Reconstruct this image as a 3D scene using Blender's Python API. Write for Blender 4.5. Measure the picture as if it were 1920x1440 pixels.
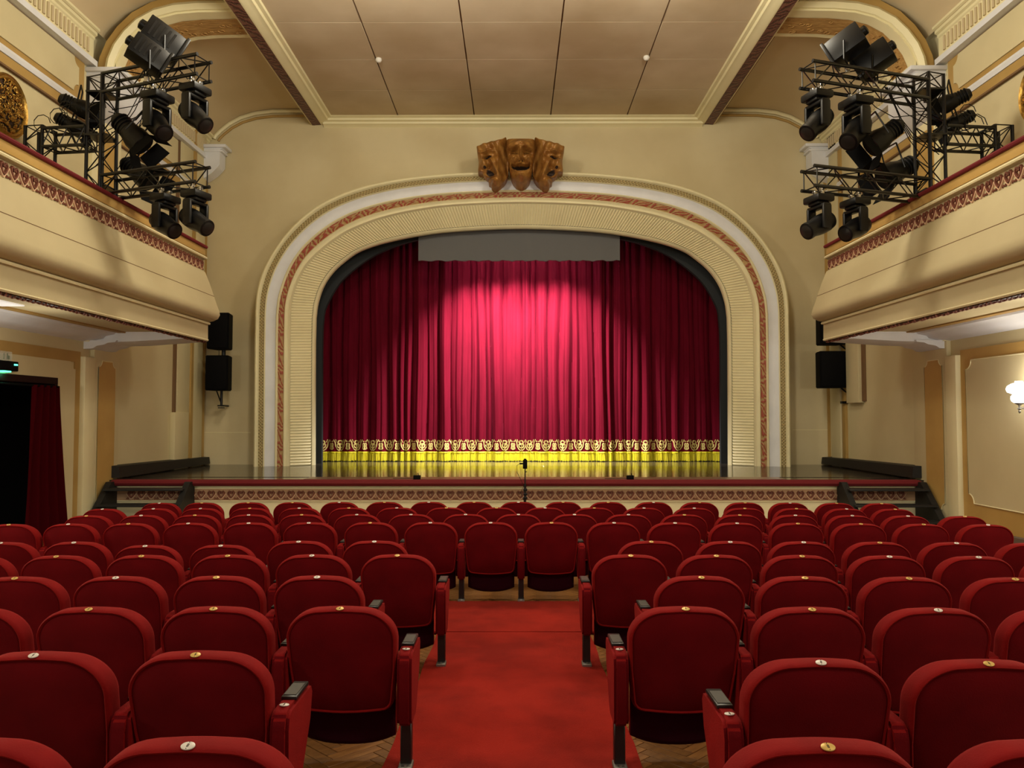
import bpy, bmesh, math, random
from mathutils import Vector, Matrix
random.seed(7)
sc = bpy.context.scene
for o in list(bpy.data.objects): bpy.data.objects.remove(o)
COL = sc.collection
PI = math.pi

# ------------------------------------------------------------------ camera
E = 1.84                      # eye height over the flat floor before the stage
FP = 1440.0
PITCH = math.atan(60/FP); YAW = math.atan(6/FP)
cd = bpy.data.cameras.new('camera'); cd.lens = 27.0; cd.sensor_width = 36.0; cd.clip_start = .05; cd.clip_end = 100
cam = bpy.data.objects.new('camera', cd); COL.objects.link(cam)
cam.location = (0, 0, E); cam.rotation_euler = (PI/2+PITCH, 0, YAW)
sc.camera = cam
RC = cam.rotation_euler.to_matrix()
def ray(x, y): return RC @ Vector(((x-960)/FP, -(y-720)/FP, -1))
C0 = Vector((0, 0, E))
def atY(x, y, Y): d = ray(x, y); return C0 + d*(Y/d.y)
def atX(x, y, X): d = ray(x, y); return C0 + d*(X/d.x)
def atZ(x, y, Z): d = ray(x, y); return C0 + d*((Z-E)/d.z)
def atD(x, y, D): return C0 + ray(x, y)*D

# ------------------------------------------------------------------ world, lights, exposure
w = bpy.data.worlds.new('hall'); sc.world = w; w.use_nodes = True
w.node_tree.nodes['Background'].inputs[0].default_value = (1.0, .91, .70, 1)
w.node_tree.nodes['Background'].inputs[1].default_value = .26
sc.view_settings.view_transform = 'Standard'; sc.view_settings.look = 'None'
sc.view_settings.gamma = 1.0; sc.view_settings.use_curve_mapping = False
sc.view_settings.exposure = 0.25
def lamp(kind, name, loc, energy, color, **k):
    l = bpy.data.lights.new(name, kind); l.energy = energy; l.color = color
    for a, v in k.items(): setattr(l, a, v)
    o = bpy.data.objects.new(name, l); COL.objects.link(o); o.location = loc; return o
def aim(o, t): o.rotation_euler = (Vector(t)-o.location).to_track_quat('-Z', 'Y').to_euler()
WARM = (1.0, .92, .74)
for i, (x, y, z, e) in enumerate([(-2.2, 9.6, 7.75, 310), (2.2, 9.6, 7.75, 310), (0, 5.3, 5.6, 260), (-3, .5, 5.2, 170), (3, .5, 5.2, 170)]):
    lamp('POINT', 'house_lamp', (x, y, z), e, WARM, shadow_soft_size=.4)
for x, y, e in ((-6.45, 6.0, 78), (-6.45, 1.5, 90), (6.45, 5.4, 66), (6.45, 1.5, 90)):
    lamp('POINT', 'wall_lamp', (x, y, 2.15), e, (1, .95, .80), shadow_soft_size=.15)
for x, y, e in ((6.0, 8.6, 16), (-6.0, 9.6, 9)):
    lamp('POINT', 'gallery_lamp', (x, y, 2.6), e, (1, .93, .78), shadow_soft_size=.2)
# stage lamps hung behind the grey border, shining straight down in front of the curtain
for x, e, a_ in ((-.85, 3700, 94), (.1, 3700, 97), (1.05, 3700, 94)):
    s = lamp('SPOT', 'stage_lamp', (x, 17.22, 5.98), e, (1.0, .95, .90), spot_size=math.radians(a_), spot_blend=.9, shadow_soft_size=.10)
    aim(s, (x, 17.28, 0))

# ------------------------------------------------------------------ materials
def lin(c): return tuple((v/255/12.92 if v/255 <= .04045 else ((v/255+.055)/1.055)**2.4) for v in c)+(1,)
def mat(name, rgb, rough=.6, metal=0, noise=None, nscale=6, bump=0, bscale=40, sheen=0, spec=.5, emit=None, estr=0, coat=0, stretch=None, sheentint=None, alpha=None):
    m = bpy.data.materials.new(name); m.use_nodes = True
    nt = m.node_tree; b = nt.nodes['Principled BSDF']; L = nt.links.new
    c = rgb if len(rgb) == 4 else rgb+(1,)
    b.inputs['Base Color'].default_value = c; b.inputs['Roughness'].default_value = rough; b.inputs['Metallic'].default_value = metal
    b.inputs['Specular IOR Level'].default_value = spec; b.inputs['Sheen Weight'].default_value = sheen
    if sheentint: b.inputs['Sheen Tint'].default_value = sheentint+(1,); b.inputs['Sheen Roughness'].default_value = .4
    b.inputs['Coat Weight'].default_value = coat
    if emit: b.inputs['Emission Color'].default_value = emit+(1,); b.inputs['Emission Strength'].default_value = estr
    if alpha is not None: b.inputs['Alpha'].default_value = alpha
    tc = nt.nodes.new('ShaderNodeTexCoord'); mp = nt.nodes.new('ShaderNodeMapping')
    L(tc.outputs['Object'], mp.inputs[0])
    if stretch: mp.inputs['Scale'].default_value = stretch
    if noise is not None:
        n = nt.nodes.new('ShaderNodeTexNoise'); n.inputs['Scale'].default_value = nscale; n.inputs['Detail'].default_value = 5
        L(mp.outputs[0], n.inputs['Vector'])
        r = nt.nodes.new('ShaderNodeValToRGB'); r.color_ramp.elements[0].position = .35; r.color_ramp.elements[1].position = .65
        r.color_ramp.elements[0].color = tuple(noise[:3])+(1,); r.color_ramp.elements[1].color = c
        L(n.outputs['Fac'], r.inputs[0]); L(r.outputs[0], b.inputs['Base Color'])
    if bump:
        n2 = nt.nodes.new('ShaderNodeTexNoise'); n2.inputs['Scale'].default_value = bscale; n2.inputs['Detail'].default_value = 4
        L(mp.outputs[0], n2.inputs['Vector'])
        bp = nt.nodes.new('ShaderNodeBump'); bp.inputs['Strength'].default_value = bump; bp.inputs['Distance'].default_value = .01
        L(n2.outputs['Fac'], bp.inputs['Height']); L(bp.outputs[0], b.inputs['Normal'])
    return m
def mul(c, k): return tuple(v*k for v in c[:3])
CREAM = (.66, .53, .30)
M = {}
M['wall'] = mat('cream_paint', (.65, .56, .345), .75, noise=(.57, .475, .275), nscale=.7, bump=.1, bscale=30)
M['wallside'] = mat('cream_side_paint', (.63, .55, .33), .75, noise=(.57, .49, .285), nscale=.8, bump=.08, bscale=30)
M['cream'] = mat('cream_gloss', (.79, .72, .45), .5, noise=(.75, .68, .42), nscale=2)
M['ceil'] = mat('ceiling_paint', (.66, .55, .39), .8, noise=(.50, .385, .24), nscale=.55)
M['balcony'] = mat('balcony_paint', (.53, .455, .27), .7, noise=(.48, .405, .235), nscale=.8, bump=.06, bscale=30)
M['sideceil'] = mat('side_ceiling_paint', (.62, .50, .31), .8, noise=(.56, .44, .26), nscale=.6)
M['tan'] = mat('ochre_paint', (.44, .28, .085), .6, noise=(.38, .235, .065), nscale=2)
M['ochre'] = mat('bright_ochre_paint', (.52, .33, .10), .55, noise=(.46, .285, .08), nscale=2)
M['white'] = mat('white_paint', (.73, .74, .77), .55, noise=(.68, .69, .72), nscale=3)
M['groove'] = mat('groove_brown', (.16, .085, .035), .8)
M['velvet'] = mat('red_velvet', (.22, .0028, .0030), .85, noise=(.175, .0020, .0024), nscale=7, sheen=.10, sheentint=(1, .08, .06), spec=.15, bump=.15, bscale=220)
M['velvetback_shade'] = mat('red_velvet_shaded_back', (.135, .0022, .0048), .9, noise=(.105, .0016, .0036), nscale=5, sheen=.05, sheentint=(1, .1, .12), spec=.1, bump=.15, bscale=220)  # same velvet, darkened: shade of the rear faces put into the colour
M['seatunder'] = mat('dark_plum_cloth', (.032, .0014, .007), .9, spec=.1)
M['piping'] = mat('red_piping', (.27, .008, .012), .7, sheen=.3, sheentint=(1, .2, .2), spec=.2)
M['blackplastic'] = mat('black_plastic', (.010, .009, .009), .38, bump=.05, bscale=90)
M['plate'] = mat('grey_arm_plate', (.050, .046, .040), .45)
M['black'] = mat('black_metal', (.0022, .0022, .0028), .4, spec=.35)
M['blackmatt'] = mat('black_matt', (.0012, .0012, .0016), .75, spec=.12)
M['truss'] = mat('black_coated_tube', (.003, .003, .0035), .3, spec=.55)
M['chrome'] = mat('worn_chrome', (.62, .60, .58), .3, metal=1)
M['steel'] = mat('dull_steel', (.28, .27, .25), .45, metal=.8)
M['brass'] = mat('brass_disc', (.75, .52, .16), .4, metal=.25, noise=(.62, .40, .11), nscale=40)
M['enamel'] = mat('white_enamel', (.72, .66, .60), .35)
M['ink'] = mat('dark_ink', (.06, .04, .03), .7)
M['carpet'] = mat('red_carpet', (.30, .014, .008), .95, noise=(.19, .008, .005), nscale=2.6, bump=.5, bscale=160, sheen=.12, sheentint=(1, .3, .2), spec=.1)
M['parquet'] = mat('oak_parquet', (.27, .12, .03), .38, noise=(.17, .07, .017), nscale=5, stretch=(1, 6, 1))
M['parquet2'] = mat('oak_parquet_dark', (.20, .09, .022), .38, noise=(.13, .055, .013), nscale=5, stretch=(6, 1, 1))
M['gap'] = mat('parquet_gap', (.10, .05, .018), .8)
M['stagefloor'] = mat('dark_stage_boards', (.050, .038, .026), .13, noise=(.028, .022, .016), nscale=5, stretch=(.7, 4, 1), bump=.03, bscale=12)
M['apronfloor'] = mat('worn_apron_boards', (.26, .15, .10), .30, noise=(.14, .085, .055), nscale=3, stretch=(.7, 6, 1))
M['curtain'] = mat('crimson_stage_velvet', (.105, .0026, .0110), .8, noise=(.085, .0020, .0088), nscale=9, stretch=(1, 1, .15), sheen=.05, sheentint=(1, .12, .25), spec=.04)
M['curtainband'] = mat('red_curtain_band', (.40, .02, .02), .8, sheen=.2)
M['goldthread'] = mat('gold_embroidery', (.50, .40, .13), .6)
M['fringe'] = mat('yellow_fringe', (.60, .53, .006), .6, noise=(.42, .35, .004), nscale=30, stretch=(3, 3, .3))
M['redlip'] = mat('red_velvet_lip', (.13, .0015, .005), .85, sheen=.08, sheentint=(1, .1, .1), bump=.1, bscale=150)
M['portal'] = mat('slate_black_portal', (.014, .018, .021), .75)
M['greyborder'] = mat('grey_border_cloth', (.115, .115, .118), .85, bump=.1, bscale=15)
M['stair'] = mat('black_stair_paint', (.006, .005, .004), .6, bump=.08, bscale=20)
M['bronze'] = mat('bronzed_wood', (.37, .18, .04), .42, noise=(.22, .085, .015), nscale=7, bump=.2, bscale=14, metal=.15, coat=.0)
M['recess_shade'] = mat('painted_recess_shade', (.02, .009, .004), .7)  # shade in mouths, eye slits and nostrils, painted onto the carving
M['gold'] = mat('antique_gold', (.62, .39, .09), .3, metal=.85, noise=(.35, .19, .045), nscale=18, bump=.2, bscale=60)
M['golddark'] = mat('dark_gold_ground', (.045, .022, .010), .7)
M['rosebrown'] = mat('rose_brown_relief', (.19, .055, .03), .6, noise=(.13, .036, .02), nscale=30)
M['pinkrelief'] = mat('pink_relief', (.60, .38, .24), .6)
M['pinkground'] = mat('pale_band_ground', (.40, .24, .13), .7)
M['glow'] = mat('lit_glass', (1, 1, 1), .4, emit=(1, .95, .86), estr=9)
M['panelglow'] = mat('lit_panel', (.8, .8, .78), .4, emit=(1, .95, .88), estr=.45)
M['green'] = mat('green_led', (.1, .8, .5), .4, emit=(.08, 1, .55), estr=3.0)
M['acrylic'] = mat('clear_acrylic', (.75, .85, .75), .1, alpha=.28)
M['oldpaint'] = mat('grey_green_print', (.20, .25, .18), .6)
M['doorwood'] = mat('dark_door_wood', (.016, .005, .004), .6, spec=.15)
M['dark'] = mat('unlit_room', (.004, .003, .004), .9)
M['doorcurtain'] = mat('dark_red_drape', (.040, .0008, .0022), .9, spec=.03)
M['detector'] = mat('white_plastic', (.75, .72, .66), .4)
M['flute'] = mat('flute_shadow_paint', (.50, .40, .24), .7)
M['baseboard'] = mat('dark_baseboard', (.14, .10, .075), .6)

def pattern_mat(name, cols, kind):
    """procedural leaf or scroll pattern laid along the strip: u metres along, v across 0..1"""
    m = bpy.data.materials.new(name); m.use_nodes = True; nt = m.node_tree; L = nt.links.new
    b = nt.nodes['Principled BSDF']; b.inputs['Roughness'].default_value = .45
    uv = nt.nodes.new('ShaderNodeUVMap'); sp = nt.nodes.new('ShaderNodeSeparateXYZ'); L(uv.outputs[0], sp.inputs[0])
    def mth(op, a, bb=None):
        n = nt.nodes.new('ShaderNodeMath'); n.operation = op
        for i, v in enumerate((a, bb)):
            if v is None: continue
            if isinstance(v, (int, float)): n.inputs[i].default_value = v
            else: L(v, n.inputs[i])
        return n.outputs[0]
    u, v = sp.outputs[0], sp.outputs[1]
    av = mth('ABSOLUTE', mth('SUBTRACT', v, .5))
    if kind == 'leaf':
        nz = nt.nodes.new('ShaderNodeTexNoise'); nz.inputs['Scale'].default_value = 9; L(uv.outputs[0], nz.inputs['Vector'])
        ph = mth('ADD', mth('MULTIPLY', u, 46), mth('ADD', mth('MULTIPLY', mth('SINE', mth('MULTIPLY', u, 15)), mth('MULTIPLY', av, 9)), mth('MULTIPLY', nz.outputs[0], 5)))
        f = mth('ADD', mth('MULTIPLY', mth('SINE', mth('ADD', ph, mth('MULTIPLY', v, 8))), .5), .5)
    elif kind == 'bead':
        f = mth('ADD', mth('MULTIPLY', mth('MULTIPLY', mth('SINE', mth('MULTIPLY', u, 95)), mth('SINE', mth('MULTIPLY', v, 9.4))), .5), .5)
    r = nt.nodes.new('ShaderNodeValToRGB'); L(f, r.inputs[0])
    r.color_ramp.elements[0].color = cols[0]+(1,); r.color_ramp.elements[0].position = .35
    r.color_ramp.elements[1].color = cols[-1]+(1,); r.color_ramp.elements[1].position = .62
    if len(cols) == 3:
        e = r.color_ramp.elements.new(.48); e.color = cols[1]+(1,)
    L(r.outputs[0], b.inputs['Base Color'])
    bp = nt.nodes.new('ShaderNodeBump'); bp.inputs['Strength'].default_value = .6; bp.inputs['Distance'].default_value = .02
    L(f, bp.inputs['Height']); L(bp.outputs[0], b.inputs['Normal'])
    return m
M['redgold'] = pattern_mat('red_gold_leaf_band', [(.33, .06, .03), (.30, .12, .05), (.42, .26, .10)], 'leaf')
M['bead'] = pattern_mat('gold_bead_band', [(.25, .185, .07), (.40, .31, .13)], 'bead')
M['darkred_leaf'] = pattern_mat('dark_red_leaf_band', [(.055, .008, .008), (.16, .06, .04)], 'leaf')
M['scroll'] = mat('ochre_scroll_relief', (.50, .30, .10), .6, noise=(.34, .18, .05), nscale=14, stretch=(.5, 2, 2), bump=.9, bscale=16)

# ------------------------------------------------------------------ mesh helpers
WM = {}
def wmat(o):
    return WM.get(o.name, Matrix.Identity(4))
class MB:
    def __init__(s): s.bm = bmesh.new(); s.mi = 0; s.uv = None; s.sm = True
    def face(s, vs):
        try:
            f = s.bm.faces.new(vs); f.material_index = s.mi; f.smooth = s.sm; return f
        except ValueError: return None
    def v(s, p): return s.bm.verts.new(p)
    def box(s, c, size, R=None, bevel=0, seg=2):
        c = Vector(c); h = Vector(size)/2; n0 = len(s.bm.verts)
        vs = []
        for dx in (-1, 1):
            for dy in (-1, 1):
                for dz in (-1, 1):
                    p = Vector((dx*h.x, dy*h.y, dz*h.z))
                    if R is not None: p = R @ p
                    vs.append(s.v(c+p))
        q = [(0, 1, 3, 2), (4, 6, 7, 5), (0, 4, 5, 1), (2, 3, 7, 6), (0, 2, 6, 4), (1, 5, 7, 3)]
        fs = [s.face([vs[i] for i in a]) for a in q]
        if bevel:
            es = list({e for f in fs for e in f.edges})
            r = bmesh.ops.bevel(s.bm, geom=es+vs, offset=bevel, segments=seg, affect='EDGES', profile=.5)
            for f in r['faces']: f.smooth = True; f.material_index = s.mi
        else:
            for f in fs: f.smooth = False
        return s
    def span(s, a, b, **k):
        a = Vector(a); b = Vector(b); return s.box((a+b)/2, [abs(x) for x in (b-a)], **k)
    def tube(s, p0, p1, r, n=8, r2=None, cap=True):
        p0 = Vector(p0); p1 = Vector(p1); r2 = r if r2 is None else r2
        q = (p1-p0).to_track_quat('Z', 'Y').to_matrix()
        A = [s.v(p0+q @ Vector((r*math.cos(2*PI*i/n), r*math.sin(2*PI*i/n), 0))) for i in range(n)]
        B = [s.v(p1+q @ Vector((r2*math.cos(2*PI*i/n), r2*math.sin(2*PI*i/n), 0))) for i in range(n)]
        for i in range(n): s.face([A[i], A[(i+1) % n], B[(i+1) % n], B[i]])
        if cap: s.face(A[::-1]); s.face(B)
        return s
    def path(s, pts, r, n=6, closed=False):
        pts = [Vector(p) for p in pts]; rings = []
        m = len(pts)
        for i, p in enumerate(pts):
            if closed: d = pts[(i+1) % m]-pts[i-1]
            else: d = pts[min(i+1, m-1)]-pts[max(i-1, 0)]
            q = d.to_track_quat('Z', 'Y').to_matrix()
            rr = r[i] if isinstance(r, (list, tuple)) else r
            rings.append([s.v(p+q @ Vector((rr*math.cos(2*PI*k/n), rr*math.sin(2*PI*k/n), 0))) for k in range(n)])
        for i in range(m-(0 if closed else 1)):
            A, B = rings[i], rings[(i+1) % m]
            for k in range(n): s.face([A[k], A[(k+1) % n], B[(k+1) % n], B[k]])
        if not closed: s.face(rings[0][::-1]); s.face(rings[-1])
        return s
    def loft(s, rings, close=True, cap0=False, cap1=False):
        R = [[s.v(p) for p in r] for r in rings]; n = len(R[0])
        for i in range(len(R)-1):
            for k in range(n if close else n-1):
                s.face([R[i][k], R[i][(k+1) % n], R[i+1][(k+1) % n], R[i+1][k]])
        if cap0: s.face(R[0][::-1])
        if cap1: s.face(R[-1])
        return R
    def prism(s, poly, d):
        """poly: list of 3d points, d: extrusion vector"""
        d = Vector(d); A = [s.v(p) for p in poly]; B = [s.v(Vector(p)+d) for p in poly]
        n = len(A); sm = s.sm; s.sm = False
        s.face(A[::-1]); s.face(B)
        for i in range(n): s.face([A[i], A[(i+1) % n], B[(i+1) % n], B[i]])
        s.sm = sm
        return s
    def lathe(s, prof, c, R=None, n=20, sx=1, sy=1):
        c = Vector(c); rings = []
        for r, h in prof:
            ring = []
            for i in range(n):
                p = Vector((sx*r*math.cos(2*PI*i/n), sy*r*math.sin(2*PI*i/n), h))
                if R is not None: p = R @ p
                ring.append(c+p)
            rings.append(ring)
        s.loft(rings, cap0=prof[0][0] > 1e-5, cap1=prof[-1][0] > 1e-5); return s
    def build(s, name, mats, parent=None, local=False, smooth_angle=None):
        me = bpy.data.meshes.new(name)
        bmesh.ops.remove_doubles(s.bm, verts=s.bm.verts, dist=1e-6)
        bmesh.ops.recalc_face_normals(s.bm, faces=s.bm.faces)
        s.bm.to_mesh(me); s.bm.free()
        for m in (mats if isinstance(mats, (list, tuple)) else [mats]): me.materials.append(M[m] if isinstance(m, str) else m)
        me.set_sharp_from_angle(angle=math.radians(smooth_angle or 38))
        o = bpy.data.objects.new(name, me); COL.objects.link(o)
        if parent:
            o.parent = parent
            if local: WM[o.name] = wmat(parent).copy()
            else: o.matrix_parent_inverse = wmat(parent).inverted(); WM[o.name] = Matrix.Identity(4)
        return o
def tag(o, label=None, cat=None, group=None, kind=None):
    if label: o['label'] = label
    if cat: o['category'] = cat
    if group: o['group'] = group
    if kind: o['kind'] = kind
    return o
def thing(name, label, cat, loc=(0, 0, 0), rotz=0, group=None):
    o = bpy.data.objects.new(name, None); COL.objects.link(o)
    o.location = loc; o.rotation_euler = (0, 0, rotz); o.empty_display_size = .1
    WM[o.name] = Matrix.Translation(loc) @ Matrix.Rotation(rotz, 4, 'Z')
    return tag(o, label, cat, group)
def copy_tree(o, parent=None):
    c = o.copy(); COL.objects.link(c)
    if parent: c.parent = parent
    for ch in CH.get(o.name, []): copy_tree(ch, c)
    return c
def strip(mb, L, Rr, u0=0, closed=False, vspan=(0, 1)):
    """quad strip between two polylines with uv"""
    uvl = mb.bm.loops.layers.uv.verify()
    A = [mb.v(p) for p in L]; B = [mb.v(p) for p in Rr]; u = u0
    for i in range(len(A)-1):
        du = ((A[i+1].co-A[i].co).length+(B[i+1].co-B[i].co).length)/2
        f = mb.face([A[i], A[i+1], B[i+1], B[i]])
        if f:
            for lp, c in zip(f.loops, ((u, vspan[0]), (u+du, vspan[0]), (u+du, vspan[1]), (u, vspan[1]))): lp[uvl].uv = c
        u += du
    return u
def structure(o): o['kind'] = 'structure'; return o

# ------------------------------------------------------------------ key dimensions
YS = 13.0                     # stage front, end of the side balconies
YW = 17.0                     # proscenium wall
XW = 6.95                     # side walls
ZST = E-1.078                 # stage floor
ZC = E+6.68                   # centre ceiling panels
def fz(Y): return .036*(10.3-Y) if Y < 10.3 else 0.0
VX = 966.0

# ------------------------------------------------------------------ floor
mb = MB(); mb.sm = False
ys = [-3, 10.3, YS+.2]
for i in range(2):
    a, b = ys[i], ys[i+1]
    top = [(-XW-1.5, a, fz(a)-.012), (XW+.2, a, fz(a)-.012), (XW+.2, b, fz(b)-.012), (-XW-1.5, b, fz(b)-.012)]
    mb.prism(top, (0, 0, -.15))
floor = structure(mb.build('floor', 'parquet'))
# herringbone blocks where the photograph shows bare parquet
BL, BW = .30, .06
def block_mesh():
    m = MB(); m.box((0, 0, -.006), (BL-.003, BW-.003, .012), bevel=.0015, seg=1)
    return m
protoA = block_mesh().build('parquet_block', 'parquet', floor); protoB = block_mesh().build('parquet_block', 'parquet2', floor)
meA, meB = protoA.data, protoB.data
bpy.data.objects.remove(protoA); bpy.data.objects.remove(protoB)
def in_patch(x, y):
    if 3.35 < y < 4.3 and (-1.45 < x < -.52 or .5 < x < 1.3): return True
    if 5.0 < y < 5.75 and (-1.0 < x < -.52 or .5 < x < .95): return True
    return 7.28 < y < 8.0 and -.95 < x < .95
nb = 0
c45, s45 = math.cos(PI/4), math.sin(PI/4)
spots = []
for i in range(-90, 130):
    for j in range(-18, 26):
        # classic herringbone lattice
        for k in (0, 1):
            if k == 0: px, py, rot = i*BW+j*2*BL*0+j*BL*0, 0, 0
        # lattice vectors (BW, BW) and (BL, -BL)
        bx = i*BW+j*BL; by = i*BW-j*BL
        for (ox, oy, rot) in ((BL/2, BW/2, 0), (BL+BW/2, BW/2-BL/2+BW/2, PI/2)):
            X = bx+ox; Y = by+oy
            wx = X*c45-Y*s45; wy = X*s45+Y*c45
            spots.append((wx, wy, rot+PI/4))
for wx, wy, rot in spots:
    if in_patch(wx, wy) and nb < 300:
        o = bpy.data.objects.new('parquet_block', meA if rot < 1 else meB); COL.objects.link(o); o.parent = floor
        o.location = (wx, wy, fz(wy)); o.rotation_euler = Matrix.Rotation(-math.atan(.036), 3, 'X').to_euler()
        o.rotation_euler.rotate_axis('Z', rot); nb += 1
# carpets
def carpet(name, x0, x1, y0, y1, label):
    mb = MB(); n = 24
    T = .012
    rows = [y0+(y1-y0)*i/n for i in range(n+1)]
    ring = []
    for y in rows:
        wob = .006*math.sin(y*7)
        ring.append([(x0+wob, y, fz(y)-.001), (x0+wob, y, fz(y)+T), ((x0+x1)/2, y, fz(y)+T+.002), (x1+wob, y, fz(y)+T), (x1+wob, y, fz(y)-.001)])
    mb.loft(ring, cap0=True, cap1=True)
    o = mb.build(name, 'carpet'); return tag(o, label, 'carpet')
carpet('aisle_runner', -.60, .575, 1.2, 6.03, 'red carpet runner down the middle aisle between the two seat blocks')
carpet('cross_aisle_carpet', -6.2, 6.2, 6.045, 7.2, 'red carpet strip across the hall behind the unbroken seat rows')

# ------------------------------------------------------------------ proscenium wall (with the arched opening cut out of it)
def P2(pts, Y): return [atY(x, y, Y) for x, y in pts]
KO = [(475, 877), (476.5, 740), (477.5, 640), (478.5, 580), (481.7, 547), (492.8, 508), (515, 467), (543, 430.6), (579, 397), (620.6, 372), (676, 351), (745.6, 336), (829, 326.5), (895.6, 323), (978, 321)]
KG = [(519.4, 876), (520.5, 740), (521, 640), (522, 590), (527, 554), (543, 508), (565, 472), (595.6, 441.7), (634, 415), (676, 396), (731.7, 380.5), (801, 369), (884, 362.5), (978, 360)]
KR = [(543, 875), (543.6, 740), (544.3, 640), (545, 585), (548, 562), (559, 528), (579, 494), (607, 467), (634, 447), (662, 431), (718, 410), (787, 395), (857, 386.5), (978, 382)]
KI = [(590, 873.5), (590.3, 740), (590.8, 640), (592, 595), (596, 567), (606.7, 536), (626, 508), (651, 486), (676, 470), (718, 455.6), (784, 441.7), (857, 433), (978, 428)]
def resample(pts, n):
    # Catmull-Rom smoothing then equal arc length
    P = [Vector(p) for p in pts]; out = []
    for i in range(len(P)-1):
        p0 = P[max(i-1, 0)]; p1 = P[i]; p2 = P[i+1]; p3 = P[min(i+2, len(P)-1)]
        if i == len(P)-2: p3 = Vector((2*p2.x-p1.x, p1.y)) if len(p2) == 2 else p2
        for k in range(12):
            t = k/12
            out.append(.5*((2*p1)+(p2-p0)*t+(2*p0-5*p1+4*p2-p3)*t*t+(3*p1-3*p2+p3-p0)*t**3))
    out.append(P[-1])
    L = [0]
    for a, b in zip(out, out[1:]): L.append(L[-1]+(b-a).length)
    res = []; j = 0
    for i in range(n):
        s_ = L[-1]*i/(n-1)
        while j < len(L)-2 and L[j+1] < s_: j += 1
        t = (s_-L[j])/max(L[j+1]-L[j], 1e-9); res.append(out[j].lerp(out[j+1], min(max(t, 0), 1)))
    return res
NH = 150
def match(pts, ref):
    """sample contour pts so that its samples lie across from those of ref: straight legs by height, corner by arc"""
    return resample(pts, NH)
def two(k):
    a_ = [p for p in k if p[1] > 585]; b_ = [p for p in k if p[1] <= 585]
    # split at the springing height, shared by all contours
    (xa_, ya_), (xb_, yb_) = a_[-1], b_[0]; f = (ya_-590)/(ya_-yb_) if ya_ > 590 else 0; m_ = (xa_+(xb_-xa_)*f, 590)
    a_ = [p for p in a_ if p[1] > 590]
    lo = [Vector(a_[0]).lerp(Vector(a_[1]), 0)]
    leg_ = a_+[m_]; out_ = []
    for i in range(50):
        y = leg_[0][1]+(590-leg_[0][1])*i/50
        for (x1_, y1_), (x2_, y2_) in zip(leg_, leg_[1:]):
            if y2_ <= y <= y1_: out_.append(Vector((x1_+(x2_-x1_)*(y1_-y)/(y1_-y2_), y))); break
    return out_+resample([m_]+b_, NH-50)
CO, CG, CR, CI = [two(k) for k in (KO, KG, KR, KI)]
KEYS = [(0.0, CO, 16.30), (1.0, CG, 16.42), (2.0, CR, 16.52), (3.0, CI, 16.90)]
AX = 978.0                     # arch axis in the picture plane of its own depth
XA = atY(AX, 600, 16.5).x
def contour(t, dy=0.0, full=True):
    i = min(int(t), 2); f = t-i
    a, b = KEYS[i], KEYS[i+1]
    Y = a[2]+(b[2]-a[2])*f
    half = []
    for p, q in zip(a[1], b[1]):
        r = p.lerp(q, f); half.append(atY(r.x, r.y, Y))
    for h in half: h.y += dy
    half[0].z = ZST
    cx = XA
    mir = [Vector((2*cx-h.x, h.y, h.z)) for h in half[:-1]][::-1]
    half[-1].x = cx
    return half+mir
arch = thing('proscenium_arch', 'wide cream arch with white and red-gold bands framing the stage', 'arch', (XA, 16.4, ZST))
def band(name, t0, t1, mats, d0=0, d1=0, n=1, prof=None, label=None):
    mb = MB()
    ts = [t0+(t1-t0)*i/n for i in range(n+1)]
    pr = prof or (lambda s_: d0+(d1-d0)*s_)
    cs = [contour(t, pr(i/n)) for i, t in enumerate(ts)]
    for i in range(n): strip(mb, cs[i], cs[i+1], vspan=(i/n, (i+1)/n))
    o = mb.build(name, mats, arch, smooth_angle=50)
    if label: o['label'] = label
    return o
# t 0..1: outer edge to red-gold band; 1..2: to the reeds; 2..3: reeds to the opening
px = lambda p: (p-475)/(519.4-475)
mb = MB(); c0 = contour(0); c0b = [Vector((p.x, YW+.02, p.z)) for p in c0]; strip(mb, c0b, c0); mb.build('side_return', 'cream', arch)
band('outer_moulding', 0, px(484), 'cream', n=6, prof=lambda s_: -.05*math.sin(s_*PI))
band('bead_strip', px(484), px(492.5), 'bead', -.01, -.01, label='gold beaded strip')
band('inner_moulding', px(492.5), px(495.5), 'cream', n=4, prof=lambda s_: -.03*math.sin(s_*PI))
band('white_band', px(495.5), px(514.5), 'white', n=4, prof=lambda s_: .03*math.sin(s_*PI))
band('white_moulding', px(514.5), px(519.4), 'cream', n=4, prof=lambda s_: -.035*math.sin(s_*PI))
band('leaf_band', 1, 1+10.6/23.6, 'redgold', n=2, prof=lambda s_: -.02*math.sin(s_*PI), label='red and gold leaf band')
band('cream_band', 1+10.6/23.6, 2, 'cream', n=5, prof=lambda s_: -.05*abs(math.sin(s_*PI*2)))
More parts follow.
